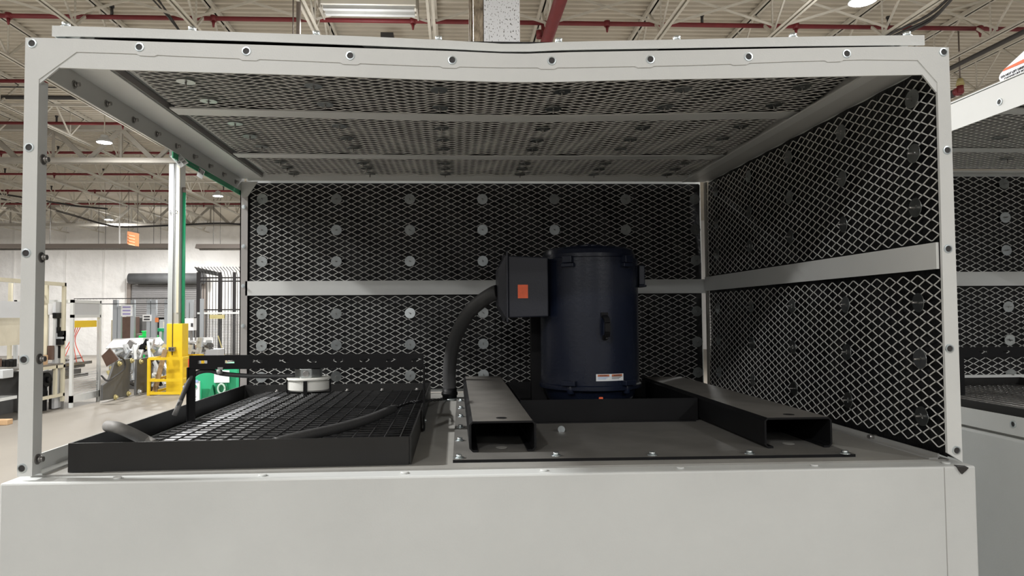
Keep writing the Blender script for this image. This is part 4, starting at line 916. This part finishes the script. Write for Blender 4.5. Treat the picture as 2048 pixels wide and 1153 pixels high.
# detector cable
cab = [aY(x, y, BY+dyy) for x, y, dyy in ((352, 822, -.02), (362, 800, -.02), (372, 776, -.01), (382, 757, 0), (398, 745, .01), (420, 742, .02), (445, 748, .02), (490, 752, .03), (545, 753, .03), (592, 752, .03))]
t = thing('detector_cable', 'black cable looping from tray edge to the round detector', 'cable', cab[0])
MB().tube(spline(cab, 6), .0062, 12).build('cable', 'rubber', t)
for x, y in ((372, 776), (439, 744)): p = aY(x, y, BY+.0); MB().tube([p+Vector((-.005, 0, -.002)), p+Vector((.005, 0, .002))], .0075, 12).box(p.x-.004, p.x+.010, p.y-.004, p.y+.004, p.z+.005, p.z+.012).build('clamp', 'greypaint', t)
p = cab[0]; MB().tube([p+Vector((-.004, 0, -.012)), cab[1]], .0068, 12).build('sleeve', 'greyhose', t)
# grey hose over tray edge
pts = [aZ(216, 853, .082), aZ(235, 856, .085), aZ(262, 867, .070), aZ(290, 881, .050), aZ(308, 892, .040)]
tagp(MB().tube(spline(pts, 6), .0122, 16).build('grey_hose', 'greyhose'), 'grey hose end lying across the tray left edge', 'hose')
pts = [aZ(548, 884, .048), aZ(600, 874, .049), aZ(680, 856, .050), aZ(740, 838, .052), aZ(792, 816, .054)]
t = thing('black_hose', 'black rubber hose lying across the wire grate', 'hose', pts[0])
sp = spline(pts, 6); MB().tube(sp, .0105, 14, radii=[.0085+.0035*min(1, i/6) if i < len(sp)-1 else .008 for i in range(len(sp))]).build('hose', 'rubber', t)
q = [aZ(792, 816, .056), aZ(820, 806, .066), aZ(848, 803, .066), aZ(880, 800, .02), aZ(895, 797, .008)]; sp = spline(q, 14)
for ph in (0, math.pi):
    MB().tube([p+Vector((0, .0028*math.cos(i*.9+ph), .0028*math.sin(i*.9+ph))) for i, p in enumerate(sp)], .0022, 6).build('twisted_wire', 'black', t)
# barcode tags
def barcode(q, Y, label, txt):
    P = [aY(x, y, Y) for x, y in q]; c = (P[0]+P[1]+P[2]+P[3])/4; ex = (P[2]-P[1]).normalized(); ey = ((P[1]-P[0])).normalized(); n_ = ex.cross(ey)
    if n_.y > 0: n_ = -n_
    t = thing('barcode_tag', label, 'tag', c); MB().poly(P, -n_*.001).build('card', 'labelwhite', t)
    lw = (P[2]-P[1]).length; lh = (P[1]-P[0]).length; mb = MB(); x = .08; random.seed(5)
    while x < .9:
        ww = random.choice((.012, .02, .035)); o = P[1]+ex*lw*x-ey*lh*.08+n_*.0005; mb.poly([o, o+ex*lw*ww, o+ex*lw*ww-ey*lh*.42, o-ey*lh*.42], n_*.0003); x += ww+random.choice((.015, .03, .05))
    mb.build('bars', 'ink', t)
    if txt: text(txt, lh*.42, 'ink', t, P[1]+ex*lw*.42-ey*lh*.76+n_*.0006, ex, ey, depth=.0003)
    return t
barcode([(340, 313), (356, 304), (377, 326), (361, 336)], .78, 'larger white barcode tag hanging under canopy left rail', 'OVR8')
barcode([(393, 352), (399, 335), (410, 343), (404, 359)], .95, 'smaller white barcode tag hanging nearer the canopy back', '')
tagp(MB().tube([aY(352, 303, .78), aY(378, 327, .85), aY(400, 339, .95), aY(440, 362, 1.2), aY(474, 380, 1.4)], .0008, 5).build('tag_string', 'ink'), 'thin string stretched under the canopy left rail holding tags', 'string')

# ================================================================ NEIGHBOUR MACHINE (right)
NX, NY, NB = 2.28, -.03, 1.25
t = thing('lower_cabinet', 'grey side of the neighbouring machine cabinet at right edge', 'cabinet', (NX+.96, .6, FLOOR))
MB().box(NX-.006, NX+1.95, NY-.12, NB+.06, FLOOR, -.006).build('body', 'cabpaint', t, .006)
MB().box(NX+.01, NX+1.93, NY-.1, NB+.04, -.006, 0).build('deck_plate', 'deck', t)
fr2 = thing('canopy_frame', 'off-white frame rails of neighbouring machine canopy at right edge', 'frame', (NX+.9, .6, .001))
MB().box(NX, NX+.004, NY-.1, NB+.04, .002, .05).build('left_bottom_rail', 'paint', fr2)
MB().box(NX, NX+.004, NY-.1, NB+.04, .832, .908).build('left_top_rail', 'sidepaint', fr2)
MB().box(NX+.004, NX+.09, NY-.1, NB+.04, .875, .879).build('left_top_flange', 'paint', fr2)
MB().box(NX, NX+.03, NY-.14, NY-.105, 0.002, .898).box(NX, NX+1.93, NY-.14, NY-.105, .84, .898).build('front_frame', 'paint', fr2)
MB().box(NX, NX+.03, NB-.01, NB-.005, .002, .87).box(NX, NX+1.9, NB-.04, NB-.005, .868, .874).build('back_frame', 'paint', fr2)
for py, z in ((204, .865), (849, .026)): a = aX(2000 if z > .5 else 2027, py, NX); rivet((NX-.0005, a.y, a.z), (-1, 0, 0)).build('rivet_nut', ['zinc', 'holedark'], fr2)
back_panel(NX+.03, NX+1.4, NB, None, [3.07+.2975*k for k in (-2, -1, 0, 1, 2)], [.829, .693, .561, .335, .202, .066], 'back wall of neighbouring canopy with mesh and washers, far right', ztop=.862, rail=(.419, .475), bottom=.03)
MB().box(NX+.03, NX+1.5, NB-.012, NB-.005, .002, .066).build('back_bottom_rail', 'paint', fr2)
t = thing('acoustic_panel', 'mesh roof underside of the neighbouring canopy, far right', 'panel', (NX+.9, .6, .88))
MB().box(NX+.09, NX+1.9, NY-.09, NB-.02, .886, .91).build('insulation', 'foil', t)
expanded(NX+.1, NX+1.5, 0, NB-.05, lambda u, v, w_: (u, v, .883-w_)).build('expanded_mesh', 'strand', t)
for y in (.40, .86): MB().box(NX+.09, NX+1.9, y, y+.05, .876, .879).build('cross_rail', 'paint', t)
for y in (.25, .6, .72, 1.02):
    for x in (NX+.35, NX+.62, NX+.9): pin_washer(t, (x, y, .879), (0, 0, -1))
MB().box(NX+.0, NX+1.9, NY-.1, NB+.03, .911, .914).build('roof_sheet', 'paint', t)
t = thing('drain_tray', 'black tray with wire grate on the neighbouring machine deck', 'tray', (NX+.45, .6, 0))
for xw in (.06, .76): MB().box(NX+xw, NX+xw+.004, NY, 1.17, .002, .062).build('side_wall', 'trayblack', t)
for yw in (NY, 1.166): MB().box(NX+.065, NX+.759, yw, yw+.004, .002, .062).build('end_wall', 'trayblack', t)
mb = MB(); y = NY+.02
while y < 1.16: mb.tube([(NX+.066, y, .033), (NX+.758, y, .033)], .0017, 6); y += .0245
mb.build('cross_wires', 'steel', t); mb = MB(); x = NX+.1
while x < NX+.75: mb.tube([(x, NY+.01, .036), (x, 1.16, .036)], .0017, 6); x += .0365
mb.build('long_wires', 'steel', t)
t = thing('slotted_bracket', 'black slotted bracket over the neighbouring tray, far right', 'bracket', (NX+.4, .6, .062))
a, b = aY(1925, 695, .62), aY(1925, 716, .62); x0 = a.x; mb = MB(); zm = (a.z+b.z)/2; cur = x0
mb.box(x0, x0+.62, .62, .623, b.z, zm-.004).box(x0, x0+.62, .62, .623, zm+.004, a.z)
for k in range(8): x = x0+.065+.073*k; mb.box(cur, x-.013, .62, .623, zm-.004, zm+.004); cur = x+.013
mb.box(cur, x0+.62, .62, .623, zm-.004, zm+.004).box(x0, x0+.62, .623, .65, b.z, b.z+.003); mb.build('slotted_face', 'black', t)
MB().box(x0-.02, x0+.0, .615, .65, .064, a.z).build('left_leg', 'black', t); MB().box(x0+.62, x0+.624, .615, .65, .064, a.z).build('right_leg', 'black', t)
# white container on the neighbour's roof
X = NX+.02
q = [(2002, 186), (1995, 160), (1996, 150), (2006, 138), (2048, 99), (2075, 78), (2110, 70), (2110, 135)]
P = [aX(x, y, X) for x, y in q]; zmin = .9155; P = [Vector((X, p.y, max(zmin, p.z))) for p in P]
t = thing('plastic_container', 'white rounded plastic container with orange stripe atop neighbouring canopy', 'container', (X+.1, P[0].y, zmin))
MB().poly(P, (.22, 0, 0)).build('body', 'bright', t, .012)
def stripe(qs, m, nm, off=.0008):
    PP = [aX(x, y, X-off) for x, y in qs]; return MB().poly(PP, (-.0006, 0, 0)).build(nm, m, t)
stripe([(2005, 143), (2010, 137), (2048, 118), (2048, 125), (2100, 100), (2100, 92), (2048, 118.2), (2048, 125.5)][:4]+[], 'orange', 'orange_stripe')
e = (aX(2001, 156, X)-aX(2048, 134, X)); ex = -e.normalized(); ey = Vector((0, ex.z, -ex.y)); ey = ey if ey.z > 0 else -ey
text('DO NOT LIFT DIRECTLY', .0085, 'ink', t, aX(2030, 142, X-.001), ex, ey); text('CHOOSE LIFT POINTS', .0085, 'ink', t, aX(2034, 147, X-.001), ex, ey)
stripe([(2001, 180), (2006, 172), (2048, 150), (2048, 158)], 'lightgrey', 'grey_band')

for o in bpy.data.objects:
    if '_o' in o: del o['_o']
